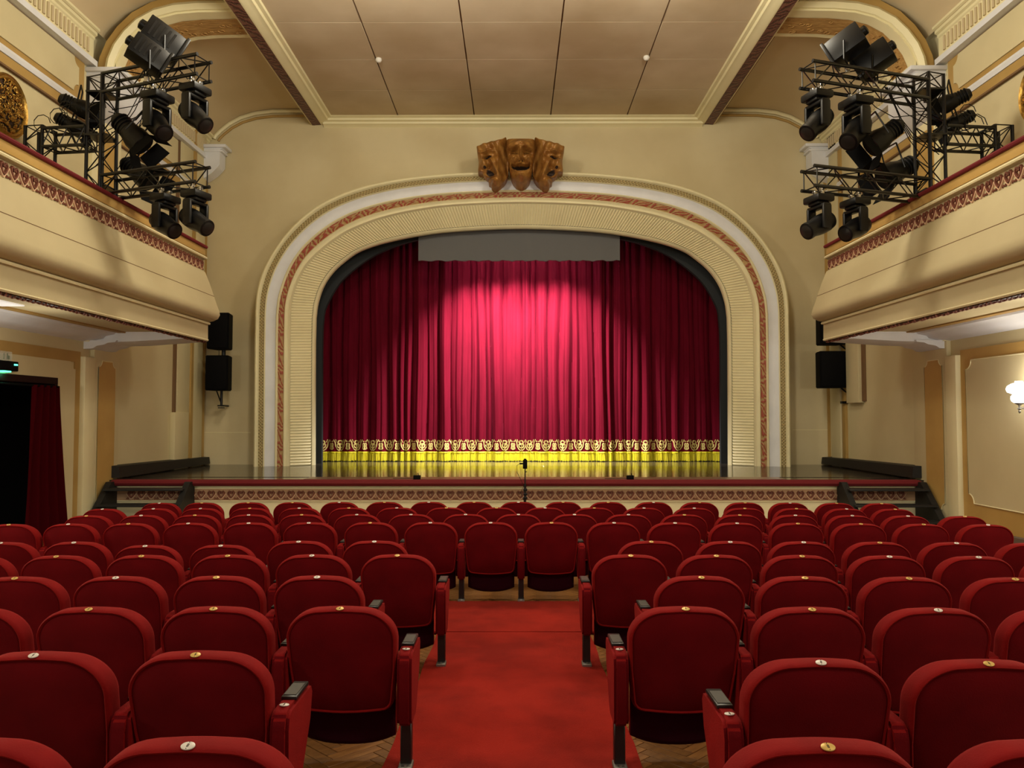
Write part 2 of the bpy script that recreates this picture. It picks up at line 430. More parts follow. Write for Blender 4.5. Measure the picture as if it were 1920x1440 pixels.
# reeded ring : real rounded reeds across the band
def reeds():
    mb = MB(); ta, tb = 2.03, 2.86
    A = contour(ta, -.004); B = contour(tb, -.004)
    LA = [0]
    for a, b in zip(A, A[1:]): LA.append(LA[-1]+(b-a).length)
    n = int(LA[-1]/.062)
    def at(C, s_):
        # same fraction on both contours
        j = 0
        x = s_
        while j < len(LA)-2 and LA[j+1] < x: j += 1
        t = (x-LA[j])/max(LA[j+1]-LA[j], 1e-9); return C[j].lerp(C[j+1], t)
    step = LA[-1]/n; sub = 4; Av = []; Bv = []
    for i in range(n*sub+1):
        s_ = i*step/sub; ph = (i % sub)/sub
        d = -.028*math.sin(ph*PI)
        a = at(A, s_).copy(); b = at(B, s_).copy(); a.y += d; b.y += d
        Av.append(mb.v(a)); Bv.append(mb.v(b))
    for i in range(len(Av)-1): mb.face([Av[i], Av[i+1], Bv[i+1], Bv[i]])
    o = mb.build('reeded_ring', 'cream', arch, smooth_angle=80); o['label'] = 'finely reeded cream ring'
reeds()
band('reed_edge', 2, 2.03, 'cream', 0, 0)
band('inner_lip', 2.86, 3, 'cream', n=3, prof=lambda s_: -.03*math.sin(s_*PI))
mb = MB(); ci = contour(3); strip(mb, ci, [Vector((p.x, YW-.01, p.z)) for p in ci]); mb.build('reveal', 'cream', arch)
# wall sheet around the arch
mb = MB(); mb.sm = False
TOPZ = ZC+.35
cw = [Vector((p.x, YW, p.z)) for p in contour(0.4)]
front = []
outer = []
nC = len(cw)
for i, p in enumerate(cw):
    # push each contour point out to the rectangle edge
    if p.z <= ZST+2.2: q = Vector((-XW-.1 if p.x < XA else XW+.1, YW, p.z))
    else:
        ang = math.atan2(p.z-(ZST+2.2), p.x-XA); d = Vector((math.cos(ang), 0, math.sin(ang)))
        k = min([(((XW+.1) if d.x > 0 else -(XW+.1))-XA)/d.x if abs(d.x) > 1e-6 else 1e9, (TOPZ-(ZST+2.2))/d.z if d.z > 1e-6 else 1e9])
        q = Vector((XA+d.x*k, YW, ZST+2.2+d.z*k))
    outer.append(q)
for (A, B) in ((cw, outer),):
    for i in range(nC-1): mb.face([mb.v(A[i]), mb.v(A[i+1]), mb.v(B[i+1]), mb.v(B[i])])
r = bmesh.ops.remove_doubles(mb.bm, verts=mb.bm.verts, dist=1e-5)
ex = bmesh.ops.extrude_face_region(mb.bm, geom=list(mb.bm.faces))
bmesh.ops.translate(mb.bm, vec=(0, .25, 0), verts=[v for v in ex['geom'] if isinstance(v, bmesh.types.BMVert)])
wall_stage = structure(mb.build('wall_stage', 'wall'))
# fine horizontal joint line on the wall each side (painted panel edge, a raised bead)
for a, b, y in ((377, 470, 811), (1486, 1560, 806)):
    mb = MB(); p = atY(a, y, YW-.004); q = atY(b, y, YW-.004); mb.span((p.x, YW-.006, p.z-.006), (q.x, YW+.002, p.z+.006)); mb.build('panel_joint', 'cream', wall_stage)
# tall tan corner strips and pale pilaster at the ends of the wall
for (a, b, y0, y1, m) in ((371, 377, 215, 858, 'tan'), (1555, 1562, 440, 858, 'tan'), (1582, 1588, 440, 858, 'tan')):
    pass

# ------------------------------------------------------------------ stage
mb = MB(); mb.sm = False
mb.span((-XW, YS+.02, ZST-.08), (XW, 19.2, ZST))
stage = structure(mb.build('floor_stage', 'stagefloor'))
nb = 17
for i in range(nb):
    mb = MB(); y0 = YS+.55+i*.31; 
    mb.span((-XW+.02, y0+.003, ZST), (XW-.02, y0+.307, ZST+.006), bevel=.002, seg=1); mb.build('stage_board', 'stagefloor', stage)
mb = MB(); mb.span((-3.6, YS+.1, ZST), (4.6, YS+.54, ZST+.008)); o = mb.build('apron_board', 'apronfloor', stage); o['label'] = 'worn pinkish board along the stage edge'
# stage front wall and hearts
apron = thing('wall_apron', None, None, (0, YS, 0)); structure(apron)
mb = MB(); mb.sm = False
mb.span((-6.9, YS, 0), (6.9, YS+.12, ZST-.1)); mb.build('wall_panel', 'cream', apron)
zb1 = atY(960, 918.5, YS-.02).z; zb0 = atY(960, 937.5, YS-.02).z
mb = MB(); mb.span((-6.75, YS-.014, zb0-.01), (6.75, YS, zb1+.01)); mb.build('band_ground', 'pinkground', apron)
mb = MB(); mb.tube((-6.75, YS-.012, zb1+.02), (6.75, YS-.012, zb1+.02), .012, 6); mb.tube((-6.75, YS-.012, zb0-.02), (6.75, YS-.012, zb0-.02), .010, 6); mb.build('band_moulding', 'cream', apron)
HP = .168
def heart_mesh(h):
    """relief motif in the x,z plane, centred, raised to -y; width HP, height h"""
    mb = MB(); mb.sm = True
    def ribbon(pts, wd, th, mi):
        mb.mi = mi
        pts = [Vector((p[0], 0, p[1])) for p in pts]; n = len(pts); ring = []
        for i, p in enumerate(pts):
            d = (pts[min(i+1, n-1)]-pts[max(i-1, 0)]).normalized(); nrm = Vector((-d.z, 0, d.x))*wd/2
            ring.append([p-nrm, p-nrm*.6+Vector((0, -th, 0)), p+nrm*.6+Vector((0, -th, 0)), p+nrm])
        mb.loft(ring, close=False)
        return ring
    k = h/.17
    for sx in (-1, 1):
        # pale outer V ribbon rising to scrolls
        ribbon([(sx*.000, -.080*k), (sx*.035, -.045*k), (sx*.066, -.005*k), (sx*.084, .030*k)], .020, .018, 1)
        # dark heart lobe
        ribbon([(sx*.002, -.048*k), (sx*.028, -.025*k), (sx*.050, .008*k), (sx*.052, .038*k), (sx*.034, .062*k), (sx*.012, .050*k), (sx*.010, .028*k), (sx*.022, .022*k)], .028, .026, 0)
        ribbon([(sx*.084, -.068*k), (sx*.062, -.052*k), (sx*.050, -.075*k)], .022, .014, 0)
    mb.mi = 1
    mb.lathe([(.0, .018), (.010, .014), (.013, .0)], (0, 0, .006*k), R=Matrix.Rotation(PI/2, 3, 'X'), n=8)
    return mb
def heart_row(parent, h, n, place):
    first = heart_mesh(h).build('heart_relief', ['rosebrown', 'pinkrelief'], parent, local=True); me = first.data
    inv = wmat(parent).inverted()
    for i in range(n):
        o = first if i == 0 else first.copy()
        if i: COL.objects.link(o); o.parent = parent
        o.matrix_local = inv @ place(i)
hz = (zb0+zb1)/2
n = 78
heart_row(apron, .165, n, lambda i: Matrix.Translation((-6.55+(i+.5)*HP, YS-.014, hz)))
# red velvet lip
lipthing = MB()
z1 = atY(960, 897.5, YS-.1).z; z0 = atY(960, 912, YS-.1).z
prof = [(YS+.10, ZST+.002), (YS-.05, ZST+.012), (YS-.10, ZST-.01), (YS-.12, (ZST+z0)/2), (YS-.10, z0+.012), (YS-.06, z0), (YS+.02, z0+.01)]
xs = [-6.82, -6.78, -6.72, 0, 6.72, 6.78, 6.82]
rings = []
for x in xs:
    k = .55 if abs(x) > 6.8 else (.85 if abs(x) > 6.75 else 1)
    rings.append([(x, YS+.02+(y-YS-.02)*k, ZST-.06+(z-ZST+.06)*k) for y, z in prof])
lipthing.loft(rings, close=True, cap0=True, cap1=True)
tag(lipthing.build('stage_edge_cushion', 'redlip'), 'long dark red velvet cushion capping the front edge of the stage', 'cushion')
# black kerbs along the stage sides
for sx, nm in ((-1, 'left'), (1, 'right')):
    mb = MB(); mb.sm = False
    A = [(sx*6.72, YS+.08, ZST), (sx*6.93, YS+.08, ZST), (sx*6.93, YS+.08, ZST+.235), (sx*6.72, YS+.08, ZST+.225)]
    R = [[(sx*6.72, y, ZST+.03), (sx*6.94, y, ZST+.03), (sx*6.94, y, ZST+.235-t*.05), (sx*6.74, y, ZST+.225-t*.05)] for y, t in ((YS+.08, 0), (YW-.05, 1))]
    mb.loft(R, cap0=True, cap1=True)
    tag(mb.build('stage_kerb', 'stair'), f'black painted kerb box along the {nm} side wall on the stage', 'kerb', 'kerbs beside the stage')
# stairs up to the stage
for sx, nm in ((-1, 'left'), (1, 'right')):
    t = thing('stage_stair', f'black open-riser stair at the {nm} end of the stage front', 'stair', (sx*6.1, YS-.5, 0), 0, 'black stairs to the stage')
    for xx, th in ((sx*5.45, .10), (sx*6.76, .10)):
        mb = MB(); x0 = xx-th/2
        poly = [(x0, YS-.02, 0), (x0, YS-.75, 0), (x0, YS-.92, .03), (x0, YS-.2, ZST-.02), (x0, YS-.125, ZST-.02), (x0, YS-.02, ZST-.13)]
        mb.prism([Vector(p) for p in poly], (th, 0, 0)); mb.build('stringer', 'stair', t)
    for k in range(3):
        zt = ZST-.115-k*.235; yt = YS-.13-k*.22
        mb = MB(); mb.span((sx*5.45, yt-.28, zt-.035), (sx*6.76, yt, zt), bevel=.006, seg=1); mb.build('tread', 'stair', t)

# ------------------------------------------------------------------ portal behind the arch, grey border
mb = MB()
KP = [(603, 870), (603.5, 740), (604, 640), (606, 600), (612, 573), (640, 527), (690, 486), (740, 462), (800, 446), (880, 436), (978, 432)]
cp = resample(KP, 80); half = [atY(p.x, p.y, 17.35) for p in cp]; half[0].z = ZST; xa2 = atY(977, 600, 17.35).x
half[-1].x = xa2
inn = half+[Vector((2*xa2-h.x, h.y, h.z)) for h in half[:-1]][::-1]
out = []
for p in inn:
    if p.z < ZST+2.5: out.append(Vector((xa2-5.6 if p.x < xa2 else xa2+5.6, 17.35, p.z)))
    else:
        ang = math.atan2(p.z-ZST-2.5, p.x-xa2); k = min(5.6/max(abs(math.cos(ang)), 1e-6), 4.2/max(math.sin(ang), 1e-6))
        out.append(Vector((xa2+k*math.cos(ang), 17.35, ZST+2.5+k*math.sin(ang))))
strip(mb, inn, out)
strip(mb, inn, [p+Vector((0, .12, 0)) for p in inn])
structure(mb.build('trim_portal', 'portal'))
a = atY(785, 437, 17.15); b = atY(1162, 489, 17.15)
mb = MB(); n = 60; ringF = []; rings = []
for i in range(n+1):
    x = a.x+(b.x-a.x)*i/n; wz = b.z+.012*math.sin(i*1.3)+.006*math.sin(i*3.1)
    yo = .012*math.sin(i*.9)
    rings.append([(x, 17.12+yo, wz), (x, 17.12, b.z+.75), (x, 17.17, b.z+.75), (x, 17.17+yo, wz)])
mb.loft(rings, cap0=True, cap1=True)
tag(mb.build('grey_border', 'greyborder'), 'short grey cloth border hanging at the top centre of the stage opening', 'cloth')

# ------------------------------------------------------------------ stage curtains
YC = 18.30
cl = atY(601, 800, YC).x; cm = atY(984.5, 800, YC).x; cr = atY(1352, 800, YC).x
rc = random.Random(11)
folds = []
x = cl-.05
while x < cr+.1:
    wd = rc.choice([.13, .17, .22, .28, .36, .46]); folds.append((x, wd, rc.uniform(.06, .15), rc.uniform(-.07, .07), rc.uniform(0, 6))); x += wd
def fold_y(x, tz):
    # tz 0 at the bottom .. 1 at the top ; returns displacement towards the hall (negative y)
    xx = x+.05*(1-tz)*math.sin(x*2.3)*.6+.015*math.sin(tz*7+x*5)
    j = 0
    for f in folds:
        if f[0] <= xx < f[0]+f[1]: break
    x0, wd, dp, sl, ph = f
    s_ = min(max((xx-x0)/wd, 0), 1)
    base = dp*(math.sin(PI*s_)**.5)*(1+.18*(1-tz))
    rip = .009*math.sin(xx*48+ph+tz*2)+.004*math.sin(xx*97+ph)
    return -(base+rip*(.4+.6*math.sin(PI*s_)))+sl*.25*math.sin(tz*2.2+ph)*(.3)
ztop = ZST+5.6
def curtain(x0, x1, label):
    t = thing('stage_curtain', label, 'curtain', ((x0+x1)/2, YC, ZST), 0, 'stage curtains')
    nx = int((x1-x0)/.013)
    X = [x0+(x1-x0)*i/nx for i in range(nx+1)]
    zs = [ZST+.19]+[ZST+.19+(ztop-ZST-.19)*k/15 for k in range(1, 16)]
    mb = MB(); mb.loft([[(xx, YC+fold_y(xx, (z-ZST)/5.4), z) for xx in X] for z in zs], close=False); mb.build('drape', 'curtain', t, smooth_angle=75)
    # fringe: hanging cords
    mb = MB(); xx = x0; r2 = random.Random(3)
    while xx < x1:
        y0 = YC+fold_y(xx, .03)-.012; ln = r2.uniform(.0, .02); dx = r2.uniform(-.006, .006)
        mb.tube((xx, y0, ZST+.205), (xx+dx, y0-r2.uniform(0, .015), ZST+.012+ln), .0075, 4, r2=.010, cap=False)
        xx += .0125
    o = mb.build('fringe', 'fringe', t); o['kind'] = 'stuff'; o['label'] = 'bright yellow cord fringe'
    mb = MB(); mb.loft([[(xx, YC+fold_y(xx, .04)-d, z) for xx in X] for z, d in ((ZST+.19, .012), (ZST+.2, .022), (ZST+.225, .022), (ZST+.235, .006))], close=False)
    mb.build('fringe_heading', 'fringe', t)
    # embroidered motifs mapped on the folds
    def motif(cx, big):
        mb = MB()
        def rib(pts, wd):
            P = [(cx+p[0], ZST+.385+p[1]) for p in pts]; n = len(P); L, R = [], []
            for i, p in enumerate(P):
                a_ = P[max(i-1, 0)]; b_ = P[min(i+1, n-1)]; dx, dz = b_[0]-a_[0], b_[1]-a_[1]; l = math.hypot(dx, dz) or 1
                nx_, nz_ = -dz/l*wd/2, dx/l*wd/2
                for S, q in ((L, (p[0]+nx_, p[1]+nz_)), (R, (p[0]-nx_, p[1]-nz_))):
                    qx = min(max(q[0], x0), x1); S.append((qx, YC+fold_y(qx, (q[1]-ZST)/5.4)-.012, q[1]))
            strip(mb, L, R)
        def sub(pts, k=4):
            o_ = []
            for a_, b_ in zip(pts, pts[1:]):
                for i in range(k): o_.append((a_[0]+(b_[0]-a_[0])*i/k, a_[1]+(b_[1]-a_[1])*i/k))
            return o_+[pts[-1]]
        for s_ in (-1, 1):
            if big:
                rib(sub([(s_*.010, -.125), (s_*.06, -.09), (s_*.095, -.02), (s_*.105, .06), (s_*.125, .115)]), .022)
                rib(sub([(s_*.005, -.07), (s_*.045, -.04), (s_*.06, .01), (s_*.03, .04), (s_*.01, .0)]), .024)
                rib(sub([(s_*.00, .02), (s_*.045, .06), (s_*.03, .105), (0, .11)]), .026)
                rib(sub([(s_*.075, .07), (s_*.085, .11), (s_*.10, .14)]), .014)
            else:
                rib(sub([(s_*.0, -.10), (s_*.045, -.075), (s_*.03, -.02), (s_*.04, .02), (s_*.02, .06)]), .024)
                rib(sub([(s_*.01, .09), (s_*.045, .10), (s_*.06, .14)]), .018)
        rib(sub([(0, -.12 if big else -.09), (0, -.03), (0, .05)]), .026)
        mb.build('embroidered_motif', 'goldthread', t)
    cx = x0+.10; k = 0
    while cx < x1-.03: motif(cx, k % 2 == 0); cx += .195; k += 1
    return t
curtain(cl, cm-.004, 'left half of the crimson velvet stage curtain with yellow fringe')
curtain(cm+.004, cr, 'right half of the crimson velvet stage curtain with yellow fringe')
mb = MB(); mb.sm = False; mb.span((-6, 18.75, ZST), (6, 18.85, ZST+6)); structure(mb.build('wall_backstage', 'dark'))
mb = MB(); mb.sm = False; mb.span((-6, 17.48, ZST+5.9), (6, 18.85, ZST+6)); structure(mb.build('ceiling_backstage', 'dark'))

# ------------------------------------------------------------------ masks
masks = thing('mask_relief', 'bronzed carving of three laughing theatre masks above the arch', 'sculpture', (XA, 16.3, atY(978, 352, 16.2).z))
def rowmap(tab, v):
    for (v0, a0, b0), (v1, a1, b1) in zip(tab, tab[1:]):
        if v0 <= v <= v1:
            t = (v-v0)/(v1-v0); t2 = t; return a0+(a1-a0)*t2, b0+(b1-b0)*t2
    return tab[-1][1:]
def g(x, z, cx, cz, sx, sz): return math.exp(-((x-cx)/sx)**2-((z-cz)/sz)**2)
def relief(name, tab, hf, darkf, Y0=16.25, nu=110, nv=160, z8=8.727):
    """tab rows (zoomed y, xl, xr) in a magnified view of the carving; hf(x,y)->metres forward"""
    mb = MB(); grid = []
    y0, y1 = tab[0][0], tab[-1][0]
    for j in range(nv+1):
        yy = y0+(y1-y0)*j/nv; xl, xr = rowmap(tab, yy); row = []
        for i in range(nu+1):
            s_ = i/nu; xx = xl+(xr-xl)*s_
            edge = (4*s_*(1-s_))**.45
            ed2 = min(1, (y1-yy)/70)**.5 if y1 > yy else 0
            h = (hf(xx, yy)-.12)*2.1*(edge**.5)*min(1, (yy-y0)/110+.05)+.20*edge*(.45+.55*ed2)
            yd = 26*(1-(2*s_-1)**2)*max(0, 1-(yy-y0)/200) if name == 'centre_mask' else 0
            p = atY(870+xx/z8, 240+(yy+yd)/z8, Y0); p.y -= h; row.append((p, xx, yy))
        grid.append(row)
    V = [[mb.v(c[0]) for c in row] for row in grid]
    for j in range(nv):
        for i in range(nu):
            c = grid[j][i]; mb.mi = 1 if darkf(c[1], c[2]) else 0  # faces in the hollows take the painted shade
            mb.face([V[j][i], V[j][i+1], V[j+1][i+1], V[j+1][i]])
    # back skirt for thickness
    mb.mi = 0
    loop = [V[0][i] for i in range(nu+1)]+[V[j][nu] for j in range(1, nv+1)]+[V[nv][i] for i in range(nu-1, -1, -1)]+[V[j][0] for j in range(nv-1, 0, -1)]
    B = [mb.v((v.co.x, YW-.55, v.co.z)) for v in loop]
    for i in range(len(loop)): mb.face([loop[i], loop[(i+1) % len(loop)], B[(i+1) % len(loop)], B[i]])
    return mb.build(name, ['bronze', 'recess_shade'], masks, smooth_angle=70)
def hc(x, y):
    dx = abs(x-925); h = .17
    h += .05*g(x, y, 925, 330, 160, 90)                      # forehead
    h += .045*g(dx, y, 115, 395, 75, 22)+.03*g(dx, y, 40, 405, 40, 20)   # brows
    h -= .10*g(dx, y, 112, 462, 66, 30)                     # eye sockets
    h += .035*g(dx, y, 112, 455, 42, 12)                     # lids
    h -= .02*g(dx, y, 112, 482, 45, 9)
    h += .13*g(x, y, 928, 545, 20, 95)+.07*g(x, y, 928, 605, 34, 30)     # nose
    h += .045*g(dx, y, 48, 600, 22, 24)
    h += .055*g(dx, y, 135, 560, 60, 60)                     # cheeks
    h -= .03*g(dx, y, 100, 640, 26, 50)
    mc = 730-.0016*dx*dx*0-0.0030*dx*dx+0
    m = math.exp(-((y-(725-.0028*dx*dx))/38)**2)*(1 if dx < 138 else math.exp(-((dx-138)/14)**2))
    h -= .10*m
    h += .035*math.exp(-((y-(790-.004*dx*dx))/20)**2)*math.exp(-(dx/120)**2)
    h += .03*math.exp(-((y-(665-.0012*dx*dx))/16)**2)*math.exp(-(dx/110)**2)
    h += .07*g(x, y, 930, 865, 90, 45)
    h += .008*math.sin(x*.05+y*.03)*math.sin(y*.06)
    return h
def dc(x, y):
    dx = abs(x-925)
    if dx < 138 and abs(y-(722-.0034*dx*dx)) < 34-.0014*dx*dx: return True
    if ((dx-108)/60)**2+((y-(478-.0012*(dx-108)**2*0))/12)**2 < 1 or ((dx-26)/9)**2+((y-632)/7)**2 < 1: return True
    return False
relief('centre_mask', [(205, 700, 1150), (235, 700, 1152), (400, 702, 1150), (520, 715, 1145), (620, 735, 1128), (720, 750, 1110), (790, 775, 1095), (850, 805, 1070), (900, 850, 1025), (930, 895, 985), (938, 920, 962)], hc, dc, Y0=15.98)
def hs(x, y):
    h = .10
    h += .05*g(x, y, 420, 330, 160, 80)
    h += .05*g(x, y, 380, 430, 120, 24)-.06*g(x, y, 380, 510, 90, 26)+.02*g(x, y, 390, 490, 60, 10)
    h += .06*g(x, y, 300, 620, 60, 90)+.04*g(x, y, 330, 680, 30, 25)-.05*g(x, y, 400, 670, 26, 40)
    h += .08*g(x, y, 530, 600, 90, 110)
    h -= .07*g(x, y, 440, 770, 65, 55)
    h += .05*g(x, y, 560, 830, 80, 90)+.04*g(x, y, 500, 920, 60, 40)
    h += .014*math.sin((x-.5*y)*.045)
    h -= .10*min(1, max(0, (x-560)/150))
    h += .03*math.exp(-((x-470-.55*(y-640))/22)**2)*g(x, y, 500, 640, 140, 130)
    return h
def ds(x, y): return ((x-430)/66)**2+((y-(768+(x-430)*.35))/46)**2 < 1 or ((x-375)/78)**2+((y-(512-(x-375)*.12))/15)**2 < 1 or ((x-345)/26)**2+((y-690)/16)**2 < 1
left_tab = [(205, 660, 700), (235, 520, 715), (270, 360, 722), (310, 205, 726), (400, 215, 728), (500, 235, 728), (540, 240, 730), (620, 238, 730), (690, 228, 728), (735, 232, 725), (745, 300, 722), (790, 335, 715), (815, 380, 700), (835, 470, 690), (850, 405, 678), (885, 402, 650), (905, 450, 625), (940, 445, 590), (965, 460, 560), (980, 490, 525)]
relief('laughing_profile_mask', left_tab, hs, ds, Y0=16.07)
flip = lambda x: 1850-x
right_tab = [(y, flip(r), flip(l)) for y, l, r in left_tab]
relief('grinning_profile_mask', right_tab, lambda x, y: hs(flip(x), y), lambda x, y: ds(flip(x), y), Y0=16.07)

# ------------------------------------------------------------------ centre ceiling with its panels
YF, YB = -2.0, YW
mb = MB(); mb.sm = False
mb.span((-4.6, YF, ZC+.03), (4.6, YB, ZC+.12)); ceiling = structure(mb.build('ceiling', 'groove'))
cx0 = -.06
xe = [cx0+k*1.70 for k in (-2.5, -1.5, -.5, .5, 1.5, 2.5)]
ye = [16.85-1.36*k for k in range(0, 9)]
for i in range(5):
    for j in range(8):
        mb = MB(); a0, a1 = xe[i]+.012, xe[i+1]-.012
        mb.span((a0, ye[j+1]+.004, ZC), (a1, ye[j]-.004, ZC+.03), bevel=.004, seg=1); mb.build('ceiling_panel', 'ceil', ceiling)
for px_, py_ in ((710, 113), (1212, 109)):
    p = atZ(px_, py_, ZC-.03)
    mb = MB(); mb.lathe([(.055, .03), (.06, .0), (.045, -.025), (.03, -.04), (0, -.045)], (p.x, p.y, ZC-.03), n=18)
    tag(mb.build('smoke_detector', 'detector'), f'small white smoke detector on the {"left" if px_ < 960 else "right"} part of the ceiling', 'detector', 'ceiling smoke detectors')
# cornice along the proscenium wall
mb = MB()
prof = [(YW, ZC+.0), (YW-.22, ZC), (YW-.24, ZC-.03), (YW-.18, ZC-.05), (YW-.17, ZC-.09), (YW-.11, ZC-.11), (YW-.10, ZC-.15), (YW-.04, ZC-.17), (YW, ZC-.20)]
mb.loft([[(x, y, z) for y, z in prof] for x in (-4.3, 4.2)], close=False); structure(mb.build('trim_1', 'cream'))
# longitudinal beams with dark red leaf band
for sx, nm, n_ in ((-1, 'left', 2), (1, 'right', 3)):
    cxb = -.06
    def X(v): return cxb+sx*v
    prof = [(4.02, ZC+.02), (4.04, ZC-.04), (4.10, ZC-.05), (4.12, ZC-.09), (4.20, ZC-.10), (4.26, ZC-.14), (4.30, ZC-.14)]
    mb = MB(); mb.loft([[(X(v), y, z) for v, z in prof] for y in (YF, YW)], close=False)
    mb.loft([[(X(v), y, z) for v, z in [(4.50, ZC-.14), (4.53, ZC-.14), (4.55, ZC-.1), (4.55, ZC+.5)]] for y in (YF, YW)], close=False)
    beam = structure(mb.build(f'trim_{n_}', 'cream'))
    mb = MB(); strip(mb, [(X(4.30), y, ZC-.14) for y in (YF, 5, YW)], [(X(4.50), y, ZC-.15) for y in (YF, 5, YW)])
    o = mb.build('leaf_band', 'darkred_leaf', beam); o['label'] = 'dark red leaf band'

# ------------------------------------------------------------------ side ceilings, ribs, friezes, upper side walls
def sidez(slope): return E+slope*XW
for sx, nm in ((-1, 'left'), (1, 'right')):
    S = lambda x: sx*x
    zc = E+6.9
    prof = [(4.45, zc), (5.45, zc-.01), (5.85, zc-.06), (6.18, zc-.16), (6.44, zc-.30), (6.64, zc-.46), (6.76, zc-.58), (6.80, zc-.66)]
    mb = MB(); mb.loft([[(S(x), y, z) for x, z in prof] for y in (YF, YW)], close=False); sideceil = structure(mb.build(f'ceiling_{nm}', 'sideceil'))
    # moulding following the cove on the stage wall and tan line
    for off, r_, m_ in ((.05, .045, 'cream'), (.16, .028, 'tan')):
        pts = []
        for k in range(len(prof)):
            x, z = prof[k]
            a_ = Vector(prof[max(k-1, 0)]); b_ = Vector(prof[min(k+1, len(prof)-1)]); d = (b_-a_).normalized(); nrm = Vector((d.y, -d.x))
            if nrm.y > 0: nrm = -nrm
            pts.append((S(x+nrm.x*off), YW-.03, z+nrm.y*off))
        mb = MB(); mb.path(pts, r_, 6); o = mb.build('cove_moulding', m_, sideceil)
    # rib
    rp = [(4.52, E+6.62), (5.2, E+6.61), (5.55, E+6.58), (5.85, E+6.50), (6.10, E+6.36), (6.28, E+6.18), (6.42, E+5.98), (6.50, E+5.78), (6.53, E+5.60)]
    rib = structure(None or (lambda: (lambda m: (m.loft([[(S(x), y, z+dz) for x, z in rp] for y, dz in ((12.30, .32), (12.30, .0), (13.16, .0), (13.16, .32))], close=False), m.build(f'trim_rib_{nm}', 'cream'))[1])(MB()))())
    # near edge moulding with tan band, scroll soffit panel
    def off(o_): 
        pts = []
        for k in range(len(rp)):
            a_ = Vector(rp[max(k-1, 0)]); b_ = Vector(rp[min(k+1, len(rp)-1)]); d = (b_-a_).normalized(); nrm = Vector((-d.y, d.x))
            if nrm.x < 0 and nrm.y < 0: nrm = -nrm
            if nrm.y < 0: nrm = -nrm
            pts.append((rp[k][0]+nrm.x*o_, rp[k][1]+nrm.y*o_))
        return pts
    mb = MB(); A = off(.03); B = off(.17)
    mb.loft([[(S(x), y, z) for x, z in q] for q, y in ((A, 12.30), (A, 12.26), (off(.10), 12.20), (B, 12.26), (B, 12.30))], close=False); mb.build('edge_moulding', 'cream', rib)
    mb = MB(); mb.loft([[(S(x), y, z) for x, z in q] for q, y in ((off(.17), 12.285), (off(.30), 12.285))], close=False); mb.build('ochre_edge', 'tan', rib)
    mb = MB(); q = [(x, z-.006) for x, z in rp]; mb.loft([[(S(x), y, z) for x, z in q[:-1]] for y in (12.52, 12.60, 12.98, 13.04)], close=False); mb.build('scroll_panel', 'scroll', rib)
    # raised leaf scrolls on the soffit
    mb = MB(); rr = random.Random(5)
    for k in range(46):
        t_ = rr.uniform(0, len(rp)-2.01); i0 = int(t_); f = t_-i0
        x = rp[i0][0]+(rp[i0+1][0]-rp[i0][0])*f; z = rp[i0][1]+(rp[i0+1][1]-rp[i0][1])*f; y = rr.uniform(12.6, 12.98); rad = rr.uniform(.03, .08)
        pts = [(S(x+rad*(1-a_/9)*math.cos(a_*.8)), y+rad*(1-a_/9)*math.sin(a_*.8), z-.012) for a_ in range(8)]
        mb.path(pts, .009, 4)
    o = mb.build('leaf_scroll', 'scroll', rib); o['kind'] = 'stuff'
    # frieze box with flutes
    zf0, zf1 = E+5.80, E+6.27
    mb = MB(); XF = 6.86
    segs = [(YF, 12.25), (13.2, YW-.02)]
    for (a_, b_) in segs:
        mb.loft([[(S(x), y, z) for x, z in ((XW+.05, zf0-.10), (XF+.02, zf0-.10), (XF-.02, zf0-.07), (XF-.02, zf0), (XF+.01, zf0+.02), (XF+.01, zf1-.16), (XF-.01, zf1-.14), (XF-.01, zf1-.10), (XF-.05, zf1-.08), (XF-.05, zf1-.03), (XF-.09, zf1-.01), (XF-.09, zf1+.03), (XW+.05, zf1+.05))] for y in (a_, b_)], close=False, cap0=False)
    frieze = structure(mb.build(f'trim_frieze_{nm}', 'cream'))
    mb = MB()
    for (a_, b_) in segs: mb.span((S(XF-.06), max(a_, 6), zf0-.13), (S(XW), b_, zf0-.035))
    o = mb.build('white_fillet', 'white', frieze)
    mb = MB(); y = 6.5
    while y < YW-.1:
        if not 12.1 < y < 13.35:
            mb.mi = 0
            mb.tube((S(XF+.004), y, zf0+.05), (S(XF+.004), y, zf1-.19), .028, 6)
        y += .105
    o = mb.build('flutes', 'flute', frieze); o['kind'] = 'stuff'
    # capital, bracket scroll at the rib; same at the stage wall
    for (y0, y1, z1, lab) in ((12.2, 13.2, E+5.62, 'rib_capital'), (YW-.35, YW-.03, E+5.95, 'wall_capital')):
        mb = MB()
        pr = [(XW+.02, z1), (6.42, z1), (6.44, z1-.05), (6.50, z1-.09), (6.50, z1-.42), (6.56, z1-.5), (6.66, z1-.60), (6.80, z1-.70), (XW+.02, z1-.78)]
        poly = [(S(x), y0, z) for x, z in pr]; mb.prism([Vector(p) for p in poly], (0, y1-y0, 0))
        mb.build(lab, 'white', frieze)
        mb = MB(); mb.sm = False; mb.span((S(6.36), y0-.05, z1-.05), (S(XW), y1+.02, z1+.02), bevel=.012); mb.span((S(6.44), y0-.02, z1-.14), (S(XW), y1, z1-.1), bevel=.01); mb.build('capital_moulding', 'white', frieze)
    # side wall: upper and lower
    mb = MB(); mb.sm = False
    if sx < 0:
        da = atX(0, 705, -XW); db = atX(103.5, 711, -XW); zd = db.z+.02; yd1 = db.y; yd0 = 8.6
        mb.span((-XW-.2, YF, -.5), (-XW, yd0, ZC+.4)); mb.span((-XW-.2, yd1, -.5), (-XW, YW+.2, ZC+.4)); mb.span((-XW-.2, yd0, zd), (-XW, yd1, ZC+.4))
    else:
        mb.span((XW, YF, -.5), (XW+.2, YW+.2, ZC+.4))
